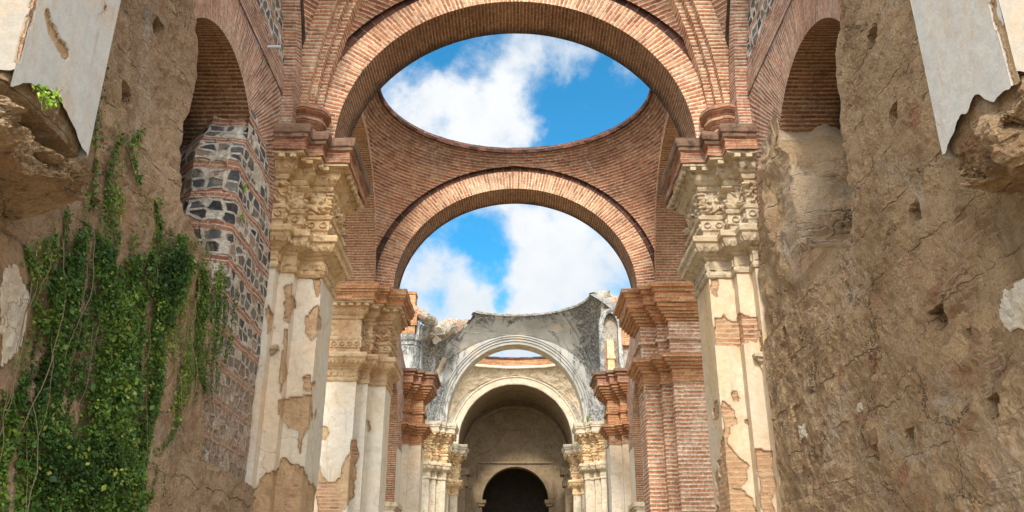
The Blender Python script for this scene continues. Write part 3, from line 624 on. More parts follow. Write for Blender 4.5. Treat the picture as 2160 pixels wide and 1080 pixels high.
# ------------------------------------------------------------------ vault remnants (pendentives)
def pendentive(yc, hx, hy, az, zc, hmax, s, back, label, mats, rows=56, cols=40, thick=.42, gap=.13, hmin=.0, drop=None, hfn=None, T=None, name='pendentive', dr=None, disp=0):
    ax, ay = hx*math.sqrt(2), hy*math.sqrt(2)
    hx2, hy2 = hx-.0, hy-gap
    H = np.linspace(hmin, hmax, rows+1); k = np.sqrt(np.maximum(1-(H/az)**2, 0))
    a0 = np.arccos(np.minimum(1, hx2/(ax*k))); a1 = np.arcsin(np.minimum(1, hy2/(ay*k)))
    a1 = np.maximum(a1, a0+.001)
    t = np.linspace(0, 1, cols+1)
    A = a0[:, None]*(1-t)+a1[:, None]*t
    Hh = H[:, None]+0*A
    if hfn is not None: Hh = hfn(A, Hh)
    kk = np.sqrt(np.maximum(1-(Hh/az)**2, 0))
    sy = 1 if back else -1
    X = s*ax*kk*np.cos(A); Y = yc+sy*ay*kk*np.sin(A); Z = zc+Hh
    if disp:
        dd = disp*fbm(X*2.5, Z*2.5, Y*2.5, 3, 4); X = X + dd*np.cos(A)*s; Y = Y + dd*np.sin(A)*sy
    I = np.stack([X, Y, Z], -1)
    ox, oy = thick*np.cos(A)*s, thick*np.sin(A)*sy
    O = np.stack([X+ox, Y+oy, Z+.12], -1)
    u = A*(ax+ay)/2; v = np.concatenate([[0], np.cumsum(np.hypot(np.diff(H), np.diff(k)*ay))])[:, None]+0*A
    UV = np.stack([u, v], -1); fl = (s*sy < 0)
    keep = None
    if drop is not None:
        C = (I[:-1, :-1]+I[1:, 1:])/2; px, py = proj(C); keep = ~inpoly(px, py, drop)
    mb = MB(); mb.grid(I, UV, flip=not fl, keep=keep); o1 = mb.build(name, mats[0], T)
    mb = MB(); mb.grid(O, UV, flip=fl, keep=keep)
    mb.grid(np.stack([I[-1], O[-1]]), np.stack([UV[-1]*1, UV[-1]+(0, .3)]), flip=fl, mi=1, keep=None if keep is None else keep[-1:])
    mb.grid(np.stack([I[:, 0], O[:, 0]]), flip=fl, mi=1, keep=None if keep is None else keep[:, :1].T); mb.grid(np.stack([I[:, -1], O[:, -1]]), np.stack([np.stack([0*H, H], -1), np.stack([0*H+.3, H], -1)]), flip=fl, mi=1, keep=None if keep is None else keep[:, -1:].T)
    o2 = mb.build('outer_shell', [mats[0], mats[1]], T)
    return I
T = thing('vault_remnant', (0, 24.87, 15.9), 'open ring of brick vaulting with curved courses between the two brick arches', 'vault')
ZR = 5.3
for s in (-1, 1):
    for bk in (True, False):
        I = pendentive(24.87, 5.2, 4.63, 6.75, 10.65, ZR, s, bk, '', (M_VAULT, M_DARKB), T=T, hmin=.02)
# crumbling rim brick course on top of the ring
def ring_rim(yc, hx, hy, az, zc, h, mat, T, a0=0, a1=2*PI, thick=.5, hh=.16, drop=None, n=260, name='rim'):
    ax, ay = hx*math.sqrt(2), hy*math.sqrt(2); k = math.sqrt(1-(h/az)**2); A = np.linspace(a0, a1, n)
    rows = []
    for dr, dz in ((.45, .0), (-.04, -.06), (-.06, .05), (-.02, hh), (.2, hh+.05), (.5, hh), (.5, -.1)):
        j = .07*fbm(A*14, A*0+dr*7+dz*9, None, 4, 2, .65)
        rows.append(np.stack([(ax*k+dr+j)*np.cos(A), yc+(ay*k+dr+j)*np.sin(A), zc+h+dz+j*(1 if dz > 0 else .2)], -1))
    P = np.stack(rows); mb = MB()
    UV = np.stack([np.stack([A*4.5, A*0+q*.12], -1) for q in range(len(rows))])
    keep = None
    if drop is not None:
        px, py = proj((P[:-1, :-1]+P[1:, 1:])/2); keep = ~inpoly(px, py, drop)
    mb.grid(P, UV, keep=keep); mb.build(name, mat, T)
ring_rim(24.87, 5.2, 4.63, 6.75, 10.65, ZR, M_DARKB, T, -PI/2, PI*1.5)

# vault over the near bay: only its farther corners stand in the picture
T = thing('vault_springer', (0, 14.2, 15.5), 'curved brick vault corners flanking the nearest arch at the top of the picture', 'vault')
for s in (-1, 1):
    pendentive(14.21, 5.28, 4.63, 6.9, 10.65, 5.3, s, True, '', (M_VAULT, M_DARKB), T=T, gap=.14, hmin=.02)
    # thick brick rib climbing the corner out of the round corbel
    mb = MB(); H = np.linspace(.7, 5.3, 60); ax, ay = 5.28*math.sqrt(2), 4.63*math.sqrt(2); k = np.sqrt(1-(H/6.9)**2)
    a0 = np.arccos(np.minimum(1, 5.28/(ax*k))); a1 = np.arcsin(np.minimum(1, 4.63/(ay*k))); am = np.where(H > 4.2, PI/4, (a0+a1)/2*1.0)
    cx = ax*k*np.cos(am); cy = 14.21+ay*k*np.sin(am)
    secs = [(.42, -.34), (-.02, -.34), (-.02, -.16), (-.17, -.16), (-.17, .02), (-.34, .02), (-.34, .42)]
    P = np.stack([np.stack([s*(cx+dx-.05), cy+dy-.05, 10.65+H], -1) for dx, dy in secs])
    for q in range(len(secs)-1):
        L = math.hypot(secs[q+1][0]-secs[q][0], secs[q+1][1]-secs[q][1])
        UV = np.stack([np.stack([H*0+q*.3, H*1.15], -1), np.stack([H*0+q*.3+L, H*1.15], -1)])
        mb.grid(P[q:q+2], UV, flip=s > 0)
    mb.build('corner_rib', M_BRICK, T)
# round moulded corbels on the cornices
for s, w in ((-1, 'left'), (1, 'right')):
    ctr = (5.12, 18.55); prof = [(.0, 10.44), (.3, 10.44), (.3, 10.62), (.33, 10.66), (.3, 10.72), (.42, 10.86), (.46, 10.9), (.46, 10.98), (.4, 11.02), (.52, 11.12), (.56, 11.16), (.56, 11.25), (.36, 11.32), (0, 11.34)]
    A = np.linspace(0, 2*PI, 33); pr = np.array(prof)
    P = np.stack([np.stack([s*(ctr[0]+(r)*np.cos(A)), ctr[1]+r*np.sin(A)*1.0, A*0+z+.01*np.sin(A*7)], -1) for r, z in prof])
    UV = np.stack([np.stack([A*.5, A*0+z], -1) for r, z in prof])
    mb = MB(); mb.grid(P, UV, flip=s > 0); o = mb.build('round_corbel', M_CORN, smooth=False)
    tag(o, 'round moulded brick corbel standing on the %s nearest cornice below a vault rib' % w, 'corbel')

# ------------------------------------------------------------------ lateral arches of bay 1
for s, w in ((-1, 'left'), (1, 'right')):
    T = thing('side_arch', (s*5.9, 24.87, GROUND), 'deep brick side arch opening to the aisle on the %s, behind the nearest capital' % w, 'arch')
    mb = MB(); arch(mb, 'x', [(.5, 5.2), (.3, 5.2), (.3, 5.08), (0, 5.08)], 4.3, 4.45, 10.55, ZC, c0=24.87, s=s); mb.build('voussoir_ring', M_BRICK, T)
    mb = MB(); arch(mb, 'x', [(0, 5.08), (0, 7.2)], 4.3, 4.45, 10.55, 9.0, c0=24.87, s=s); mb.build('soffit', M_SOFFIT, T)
    mb = MB(); arch(mb, 'x', [(0, 7.2), (.9, 7.2), (.9, 5.2), (.5, 5.2)], 4.3, 4.45, 10.55, ZC, c0=24.87, s=s); mb.build('outer_face', M_SOFFIT, T)
    mb = MB()   # respond wall above the cornice, facing the nave entrance
    y0 = 28.83; P = [[(s*5.35, y0, ZC), (s*7.2, y0, ZC), (s*7.2, y0, 12.2), (s*5.35, y0, 12.2)]]
# ------------------------------------------------------------------ lateral walls of bay 2 (ruined arcade with plaster, seen edge on)
for s, w in ((-1, 'left'), (1, 'right')):
    T = thing('arcade_wall', (s*5.7, 36, GROUND), 'ruined %s arcade wall with sloping broken top between the two farther piers' % w, 'wall')
    yc = 36.1; r = 3.0; zc = 6.6
    th = np.linspace(0, PI, 49)
    def outer(th):
        c, sn = np.cos(th), np.sin(th); ymax = np.where(c > 0, 41.0-yc, yc-30.9)
        top = lambda yy: lerp_tab(yy, [(30, 13.9), (34, 13.2), (37, 12.3), (39.5, 11.0), (41, 10.6)])
        R = np.minimum(ymax/np.maximum(np.abs(c), 1e-3), 12); R2 = R.copy()
        for _ in range(12): R2 = np.minimum(ymax/np.maximum(np.abs(c), 1e-3), (top(yc+np.clip(R2, 0, 8)*c)-zc)/np.maximum(sn, 1e-3))
        return R2
    RO = outer(th) + .15*fbm(th*9, th*0, None, 3, 5)
    tt = np.linspace(0, 1, 12)[:, None]; Rr = r*(1-tt)+RO[None]*tt
    Y = yc+Rr*np.cos(th); Z = zc+Rr*np.sin(th)
    mb = MB(); UV = np.stack([Rr, th[None]*3.6+0*Rr], -1)
    mb.grid(np.stack([s*5.3+0*Y, Y, Z], -1), UV, flip=s < 0); mb.grid(np.stack([s*6.5+0*Y, Y, Z], -1), UV, flip=s > 0)
    mb.grid(np.stack([np.stack([s*5.3+0*th, Y[-1], Z[-1]], -1), np.stack([s*6.5+0*th, Y[-1], Z[-1]], -1)]), flip=s > 0)
    mb.build('spandrel', M_FAN, T)
    mb = MB(); arch(mb, 'x', [(0, 5.3), (0, 6.5)], r, r, zc, 4.2, c0=yc, s=s); mb.build('soffit', M_SOFFIT, T)
    mb = MB(); arch(mb, 'x', [(0, 5.3), (0, 6.5)], r, r, 4.0, GROUND, c0=yc, s=s, n=2); 
    mb = MB()
    for (ya, yb) in ((39.12, 41.1), (30.5, 33.08)):
        mb.box(*sorted((s*5.3, s*6.5)), ya, yb, GROUND, 4.0)
        mb.box(*sorted((s*5.3, s*6.5)), ya, yb, 4.2, 6.6)
    mb.build('jamb', M_PLASP, T)
    mb = MB(); mb.box(*sorted((s*5.15, s*6.5)), 38.95, 41.15, 4.0, 4.2); mb.box(*sorted((s*5.22, s*6.4)), 39.03, 41.1, 3.9, 4.0); mb.build('impost', M_OCHRE2, T)

# ------------------------------------------------------------------ crossing: white arch and pendentives
T = thing('white_arch', (0, 54, ZC), 'distant white plastered arch with moulded archivolt on slim piers', 'arch')
pr = [(1.6, 53.6), (.54, 53.6), (.54, 53.5), (.46, 53.5), (.44, 53.58), (.34, 53.58), (.34, 53.66), (.3, 53.68), (.18, 53.68), (.16, 53.76), (.0, 53.78)]
mb = MB(); arch(mb, 'y', pr, 4.27, 5.0, 10.6, ZC, n=80, jit=.01); mb.build('archivolt', M_WHITE2, T)
mb = MB(); arch(mb, 'y', [(0, 53.78), (0, 55.0)], 4.27, 5.0, 10.6, ZC, n=80); mb.build('soffit', M_CREAM, T)
mb = MB(); arch(mb, 'y', [(0, 55.0), (1.6, 55.0), (1.6, 53.62)], 4.27, 5.0, 10.6, ZC, n=80); mb.build('back_face', M_WHITE, T)
T = thing('white_vault_remnant', (0, 50, 17), 'white lichen streaked vault remnant beyond the second brick arch, broken off at its left', 'vault')
DROP = [(860, 560), (1003, 560), (1003, 668), (985, 688), (968, 699), (950, 694), (930, 686), (900, 688), (860, 690)]
def hf(A, H): return H
for s in (-1, 1):
    pendentive(48.4, 5.75, 5.2, 7.7, 10.65, 6.45, s, True, '', (M_WHITE, M_RIM), T=T, drop=DROP if s < 0 else None, rows=90, cols=70, hmin=.02, gap=.05, disp=.03)
ring_rim(48.4, 5.75, 5.2, 7.7, 10.65, 6.45, M_RIM, T, 0, PI, thick=.5, hh=.1, drop=[(800, 500), (1003, 500), (1003, 800), (800, 800)])
# two plaster ribs running up the pendentives
for s in (-1, 1):
    H = np.linspace(.6, 6.4 if s > 0 else 3.9, 50); ax, ay = 5.75*math.sqrt(2), 5.2*math.sqrt(2); k = np.sqrt(1-(H/7.7)**2)
    am = .80+.02*H; cx, cy = ax*k*np.cos(am), 48.4+ay*k*np.sin(am)
    mb = MB()
    sec = [(-.2, .02), (-.17, -.1), (.0, -.14), (.17, -.1), (.2, .02)]
    P = np.stack([np.stack([s*(cx+q*.7), cy-q*.7+dd, 10.65+H], -1) for q, dd in sec]); mb.grid(P, flip=s > 0)
    mb.build('plaster_rib', M_OCHRE2 if s < 0 else M_WHITE, T)
def lump(name, pts, r, mat, seed, parent=None, n=14, amp=.35, squash=1.):
    """rubble mass: noise-swollen tube along points"""
    pts = np.array(pts, float); k = len(pts); t = np.linspace(0, k-1, (k-1)*n+1); C = np.stack([np.interp(t, range(k), pts[:, j]) for j in range(3)], -1)
    R = np.interp(t, range(k), r); A = np.linspace(0, 2*PI, 25)
    d = np.gradient(C, axis=0); d /= np.linalg.norm(d, axis=1)[:, None]
    up = np.array([0, 0, 1.]); a = np.cross(d, up); a /= np.maximum(np.linalg.norm(a, axis=1), 1e-3)[:, None]; b = np.cross(a, d)
    P = C[:, None]+(a[:, None]*np.cos(A)[None, :, None]+b[:, None]*np.sin(A)[None, :, None]*squash)*R[:, None, None]
    P = P + amp*R[:, None, None]*np.stack([fbm(P[..., 0]*2+seed, P[..., 1]*2, P[..., 2]*2, 5, seed+q, .65) for q in range(3)], -1)*1.6
    mb = MB(); mb.grid(P)
    for e in (0, -1):
        c_ = P[e].mean(0); mb.grid(np.stack([P[e], np.repeat(c_[None], len(A), 0)]))
    return mb.build(name, mat, parent)
lump('rubble', [(-4.9, 51.3, 15.5), (-4.2, 52.3, 16.35), (-3.5, 52.9, 16.5), (-2.9, 53.2, 16.75), (-2.45, 53.3, 17.0)], [.55, .5, .4, .3, .12], M_RUBBLE, 3, T)
lump('rubble', [(4.7, 49.2, 17.1), (5.2, 49.5, 17.15), (5.9, 49.8, 16.9), (6.4, 49.8, 16.2)], [.3, .5, .6, .5], M_RUBBLE, 5, T)
# transept side fragments
for s, w in ((-1, 'left'), (1, 'right')):
    if s < 0:
        T = thing('transept_fragment', (-6.0, 48, GROUND), 'broken transept corner with white half column and red brick stump left of the white vault', 'ruin')
        mb = MB(); mb.box(-6.9, -5.75, 48.2, 49.4, 15.15, 15.9); mb.box(-6.75, -5.85, 48.3, 49.3, 14.6, 15.15); mb.box(-6.8, -6.0, 48.3, 49.3, 15.9, 16.2); mb.box(-6.35, -5.9, 48.35, 49.2, 16.2, 17.1); mb.box(-6.4, -5.86, 48.3, 49.2, 17.1, 17.25)
        mb.build('brick_stump', M_PIERO, T)
        A = np.linspace(0, 2*PI, 25); prof = [(.62, 9.5), (.62, 13.9), (.68, 13.95), (.62, 14.0), (.62, 14.15), (.72, 14.25), (.74, 14.4), (.6, 14.45), (.6, 14.62), (0, 14.62)]
        P = np.stack([np.stack([-6.2+r*np.cos(A), 48.7+r*np.sin(A), A*0+z], -1) for r, z in prof]); mb = MB(); mb.grid(P); mb.build('half_column', M_WHITE2, T, smooth=False)
        mb = MB(); mb.box(-5.78, -5.62, 48.5, 48.8, 9.0, 15.5); mb.box(-5.6, -5.48, 48.9, 49.2, 9.0, 15.4); mb.box(-6.9, -5.7, 49.0, 50.0, GROUND, 14.6); mb.build('pilaster_strip', M_WHITE2, T)
        mb = MB(); mb.box(-7.7, -6.5, 49, 49.5, 15.2, 15.35); mb.box(-7.7, -6.5, 49.05, 49.4, 16.75, 16.9)
        for q in range(5): mb.box(-6.65-q*.22, -6.55-q*.22, 49.1, 49.3, 15.35, 16.75)
        mb.build('balustrade', M_WHITE, T)
        lump('rubble', [(-6.6, 48.5, 15.9), (-6.0, 48.5, 16.1), (-5.4, 48.7, 15.8), (-4.9, 49.6, 15.7)], [.3, .35, .35, .3], M_RUBBLE, 9, T)
    else:
        T = thing('transept_fragment', (6.0, 48, GROUND), 'standing transept corner with narrow white niche under rubble, right of the white vault', 'ruin')
        mb = MB(); arch(mb, 'y', [(.28, 48.3), (.2, 48.2), (.0, 48.25), (0, 48.7)], .42, .9, 15.0, 10.6, c0=5.55, n=20); mb.build('niche_frame', M_WHITE, T)
        mb = MB(); mb.box(5.1, 6.0, 48.7, 49.6, GROUND, 16.4); mb.box(6.05, 6.9, 48.4, 49.6, GROUND, 16.0); mb.build('core_wall', M_RUBBLE, T)
        mb = MB(); mb.box(5.32, 5.72, 48.5, 48.68, 10.4, 14.3); mb.box(5.28, 5.78, 48.42, 48.68, 13.2, 13.35); mb.build('niche_panel', M_OCHRE, T)
        mb = MB(); mb.box(6.15, 6.7, 48.1, 48.42, 13.9, 15.2); mb.build('brick_patch', M_PIERO, T)
        lump('rubble', [(5.1, 48.9, 16.6), (5.8, 49, 16.7), (6.6, 49, 16.3), (7.0, 49, 15.2)], [.35, .45, .5, .4], M_RUBBLE, 11, T)
# side walls of the crossing and of the bay behind, seen past the piers
for s in (-1, 1):
    o = MB(); o.box(*sorted((s*6.6, s*7.4)), 43.2, 48.2, GROUND, 9.5)
    tag(o.build('transept_wall', M_WHITE2), 'white plastered transept wall half hidden behind the %s smaller pier' % ('left' if s < 0 else 'right'), 'wall')
# ------------------------------------------------------------------ bay behind the white arch
T = thing('rubble_vault_remnant', (0, 58, 16), 'low brown vault remnant with brick ring and carved relief seen through the white arch', 'vault')
for s in (-1, 1):
    pendentive(58.1, 5.0, 3.15, 6.7, 10.65, 5.25, s, True, '', (M_OCHRE2, M_RUBBLE), T=T, rows=70, cols=60, hmin=.02, gap=.0, disp=.12)
ax, ay = 5.0*math.sqrt(2), 3.15*math.sqrt(2); k = math.sqrt(1-(5.25/6.7)**2); A = np.linspace(0, PI, 80)
def drum(prof, name, mat):
    P = np.stack([np.stack([(ax*k+r)*np.cos(A), 58.1+(ay*k+r)*np.sin(A), A*0+z+.03*fbm(A*9, A*0+z, None, 3, 2)], -1) for r, z in prof])
    UV = np.stack([np.stack([A*4, A*0+z], -1) for r, z in prof]); mb = MB(); mb.grid(P, UV); mb.build(name, mat, T)
drum([(.3, 15.8), (-.12, 15.82), (-.14, 15.9), (-.04, 16.02), (.1, 16.05)], 'string_course', M_CREAM)
drum([(0, 16.02), (0, 16.5)], 'brick_drum', M_PIERO)
drum([(0, 16.5), (-.08, 16.52), (-.08, 16.6), (.0, 16.68), (.5, 16.7), (.6, 15.9)], 'rim', M_DARKB)
# ------------------------------------------------------------------ chapel
T = thing('chapel', (0, 66, GROUND), 'dark barrel vaulted chapel at the end of the nave with a black arched doorway', 'chapel')
pr = [(.6, 61.25), (.55, 61.22), (.5, 61.22), (.48, 61.3), (.06, 61.3), (0, 61.34)]
mb = MB(); arch(mb, 'y', pr, 4.0, 4.1, 10.7, ZC, n=72, jit=.02); mb.build('archivolt', M_CREAM, T)
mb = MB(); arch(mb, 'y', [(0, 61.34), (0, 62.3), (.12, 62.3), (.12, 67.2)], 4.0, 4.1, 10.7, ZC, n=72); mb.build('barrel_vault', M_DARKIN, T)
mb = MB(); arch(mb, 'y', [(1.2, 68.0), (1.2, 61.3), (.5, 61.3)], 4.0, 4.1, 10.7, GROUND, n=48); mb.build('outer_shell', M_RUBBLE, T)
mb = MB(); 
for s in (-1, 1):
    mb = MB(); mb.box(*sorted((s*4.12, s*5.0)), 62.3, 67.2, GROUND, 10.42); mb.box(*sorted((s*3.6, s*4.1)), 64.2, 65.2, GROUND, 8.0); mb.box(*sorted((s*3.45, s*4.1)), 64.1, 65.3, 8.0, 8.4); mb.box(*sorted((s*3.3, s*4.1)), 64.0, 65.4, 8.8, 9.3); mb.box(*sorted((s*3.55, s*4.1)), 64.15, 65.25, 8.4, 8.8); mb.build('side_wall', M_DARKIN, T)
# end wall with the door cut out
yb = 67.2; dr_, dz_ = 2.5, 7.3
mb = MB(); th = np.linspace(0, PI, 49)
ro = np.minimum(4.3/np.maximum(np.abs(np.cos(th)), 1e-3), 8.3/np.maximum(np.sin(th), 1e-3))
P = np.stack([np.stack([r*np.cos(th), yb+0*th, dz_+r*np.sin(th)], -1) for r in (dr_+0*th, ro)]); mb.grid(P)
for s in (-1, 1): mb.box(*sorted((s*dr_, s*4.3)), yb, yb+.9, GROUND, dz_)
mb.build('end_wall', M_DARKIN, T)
mb = MB(); arch(mb, 'y', [(.0, yb-.02), (0, yb+.9)], dr_, dr_, dz_, GROUND, n=40); mb.build('door_reveal', M_DARKIN, T)
mb = MB(); arch(mb, 'y', [(.16, yb-.0), (.14, yb-.07), (.0, yb-.07)], dr_, dr_, dz_, GROUND, n=40); mb.build('door_surround', M_DARKIN, T)
mb = MB()
for s in (-1, 1): mb.box(*sorted((s*2.72, s*2.86)), yb-.1, yb-.002, GROUND, 10.05)
mb.box(-2.86, 2.86, yb-.14, yb-.003, 10.05, 10.2); mb.build('panel_frame', M_DARKIN, T)
mb = MB()
for s in (-1, 1): mb = MB(); mb.box(*sorted((s*2.2, s*2.85)), yb-.3, yb+.8, 7.1, 7.35); mb.box(*sorted((s*2.3, s*2.8)), yb-.2, yb+.7, 6.9, 7.1); mb.build('door_impost', M_DARKIN, T)
# relief: curved pediment lines ending in scrolls, and the arch moulding over it
def tube3(mb, pts, r, n=8):
    pts = np.array(pts, float); d = np.gradient(pts, axis=0); d /= np.maximum(np.linalg.norm(d, axis=1), 1e-6)[:, None]
    ref = np.array([0, 1., 0]) if abs(d[0][1]) < .9 else np.array([1., 0, 0])
    a = np.cross(d, ref); a /= np.maximum(np.linalg.norm(a, axis=1), 1e-6)[:, None]; b = np.cross(a, d); A = np.linspace(0, 2*PI, n+1)
    rr = r if np.ndim(r) else np.full(len(pts), r)
    mb.grid(pts[:, None]+(a[:, None]*np.cos(A)[None, :, None]+b[:, None]*np.sin(A)[None, :, None])*np.asarray(rr)[:, None, None])
mb = MB()
for s in (-1, 1):
    t = np.linspace(0, 1, 30); tube3(mb, np.stack([s*(.75+2.1*t), yb+0*t, 12.6-1.85*np.sin(t*PI/2)**.8], -1), .06)
    a = np.linspace(-PI/2, PI*1.2, 24); tube3(mb, np.stack([s*(3.0+.28*np.cos(a)), yb+0*a, 11.2+.3*np.sin(a)], -1), .06)
tube3(mb, [(-.75, yb, 12.6), (0, yb, 12.6), (.75, yb, 12.6)], .06)
mb.build('pediment_relief', M_DARKIN, T)
mb = MB(); arch(mb, 'y', [(.3, yb-.0), (.28, yb-.25), (0, yb-.25), (0, yb)], 3.75, 3.45, 10.75, ZC, n=60); mb.build('lunette_moulding', M_DARKIN, T)
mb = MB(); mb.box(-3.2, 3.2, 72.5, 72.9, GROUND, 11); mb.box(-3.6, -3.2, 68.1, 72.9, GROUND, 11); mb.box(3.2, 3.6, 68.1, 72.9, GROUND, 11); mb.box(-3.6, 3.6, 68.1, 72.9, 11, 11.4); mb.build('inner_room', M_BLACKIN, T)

# ------------------------------------------------------------------ near bay side walls
WX = 5.6; AC = (14.15, 7.85); AR = 2.36
def arcade(s, w):
    T = thing('arcade_arch', (s*WX, AC[0], GROUND), 'whitewashed brick arcade arch with radiating courses in the %s side wall' % w, 'arch')
    th = np.radians(np.linspace(-38, 180, 110)); c, sn = np.cos(th), np.sin(th)
    top, yr, yl = 11.35-AC[1], 18.12-AC[0], AC[0]-8.3
    ro = np.minimum(np.where(c > 0, yr, yl)/np.maximum(np.abs(c), 1e-3), np.where(sn > 0, top, 3.6)/np.maximum(np.abs(sn), 1e-3))
    tt = np.linspace(0, 1, 26)[:, None]; R = AR*(1-tt)+ro*tt; Y = AC[0]+R*c; Z = AC[1]+R*sn
    X = WX+.02*fbm(Y*1.5, Z*1.5, None, 3, 2)
    mb = MB(); mb.grid(np.stack([s*X, Y, Z], -1), np.stack([R, th[None]*3.3+0*R], -1), flip=s < 0); mb.build('voussoir_ring', M_FAN, T)
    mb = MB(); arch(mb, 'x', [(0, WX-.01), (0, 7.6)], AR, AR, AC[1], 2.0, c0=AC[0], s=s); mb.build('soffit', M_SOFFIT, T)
    mb = MB(); mb.box(*sorted((s*7.6, s*8.0)), 8, 19, GROUND, 12); mb.build('light_block_wall', M_ROUGHC, T)  # unseen wall added to keep the arch opening dark
    mb = MB()
    z = 11.35; P = lambda z0, z1, d: [(s*(WX-d), 8.3, z0), (s*(WX-d), 18.12, z0), (s*(WX-d), 18.12, z1), (s*(WX-d), 8.3, z1)]
    mb.quads([P(11.35, 11.92, .03)], [[(0, 0), (9.8, 0), (9.8, .57), (0, .57)]])
    mb.quads([[(s*(WX-.03), 8.3, 11.92), (s*(WX-.03), 18.12, 11.92), (s*WX, 18.12, 11.92), (s*WX, 8.3, 11.92)], [(s*(WX-.03), 8.3, 11.35), (s*(WX-.03), 18.12, 11.35), (s*WX, 18.12, 11.35), (s*WX, 8.3, 11.35)]])
    mb.build('brick_course', M_FAN, T)
    # lunette of basalt rubble above, under the wall arch
    mb = MB(); Y, Z = np.meshgrid(np.linspace(8.3, 18.4, 120), np.linspace(11.92, 16.2, 60), indexing='ij')
    X = WX+.05*fbm(Y*3, Z*3, None, 4, 6); mb.grid(np.stack([s*X, Y, Z], -1), np.stack([Y, Z], -1), flip=s < 0); mb.build('lunette', M_BANDC, T)
    mb = MB(); arch(mb, 'x', [(.62, 5.45), (.55, 5.3), (.0, 5.3), (0, 5.62)], 3.62, 4.0, 10.9, 10.45, c0=14.2, s=s); mb.build('wall_arch', M_FAN, T)
    return T
for s, w in ((-1, 'left'), (1, 'right')): arcade(s, w)
# jamb stubs inside the openings
def jamb(s, w, mat, label, slope):
    T = thing('jamb_stub', (s*6.2, 15.5, GROUND), label, 'masonry')
    xs = 5.50 if s < 0 else 5.42
    corners = [(xs, 18.05), (xs, 15.35), (5.75, 15.22), (6.35, 15.2), (6.95, 15.75), (7.6, 16.2)]
    if s > 0: corners = [(xs, 18.05), (xs, 15.5), (5.6, 15.42), (7.6, 15.42)]
    C = np.array(corners); L = np.concatenate([[0], np.cumsum(np.linalg.norm(C[1:]-C[:-1], axis=1))])
    u = np.unique(np.concatenate([np.linspace(0, L[-1], 130), L])); x = np.interp(u, L, C[:, 0]); y = np.interp(u, L, C[:, 1])
    z = np.linspace(GROUND, 9.62, 190); U, Z = np.meshgrid(u, z, indexing='ij'); X = x[:, None]+0*Z; Y = y[:, None]+0*Z
    fl = smooth(8.3, 9.6, Z)*.62*(1-smooth(L[-1]*.9, L[-1], U)*(s < 0)) * (smooth(0, 2.6, U) if s < 0 else 1)
    Y = Y + fl*(U > L[1]-.2)
    Y = Y - slope*(smooth(6.5, 5.2, Z)*.85+.15*smooth(9, 7, Z))*(U > L[1]-.2)
    n_ = fbm(U*1.6, Z*1.6, None, 4, 13)*(.17 if s > 0 else .06); X = X + n_*(U < L[2]); Y = Y - n_*(U >= L[1])
    if s < 0: Y = Y + .02*vnoise(U*4, Z*8, None, 5)
    lim = lerp_tab(y, [(15.3, 9.6), (15.9, 9.7), (16.7, 9.4), (17.2, 8.9), (17.55, 8.3), (18.05, 7.5)])
    keep = (Z[:-1, :-1] < np.where(u[:-1] < L[1], lim[:-1], 9.62)[:, None]+.12*vnoise(U[:-1, :-1]*4, Z[:-1, :-1]*2, None, 2))
    mb = MB(); mb.grid(np.stack([s*X, Y, Z], -1), np.stack([U*1., Z], -1), A=(.492*(Z > 8.95+.12*vnoise(U*2, U*0, None, 3))*(U > L[1]+.05) if s > 0 else None), flip=s > 0, keep=keep)
    mb.build('masonry_face', mat, T, smooth=False)
jamb(-1, 'left', M_BAND, 'pier stub of dark basalt blocks, white mortar and red brick bands below the shadowed arch', 0)
jamb(1, 'right', M_ROUGHR, 'rough earthen pier stub with plaster ledge below the shadowed arch in the right wall', 2.7)
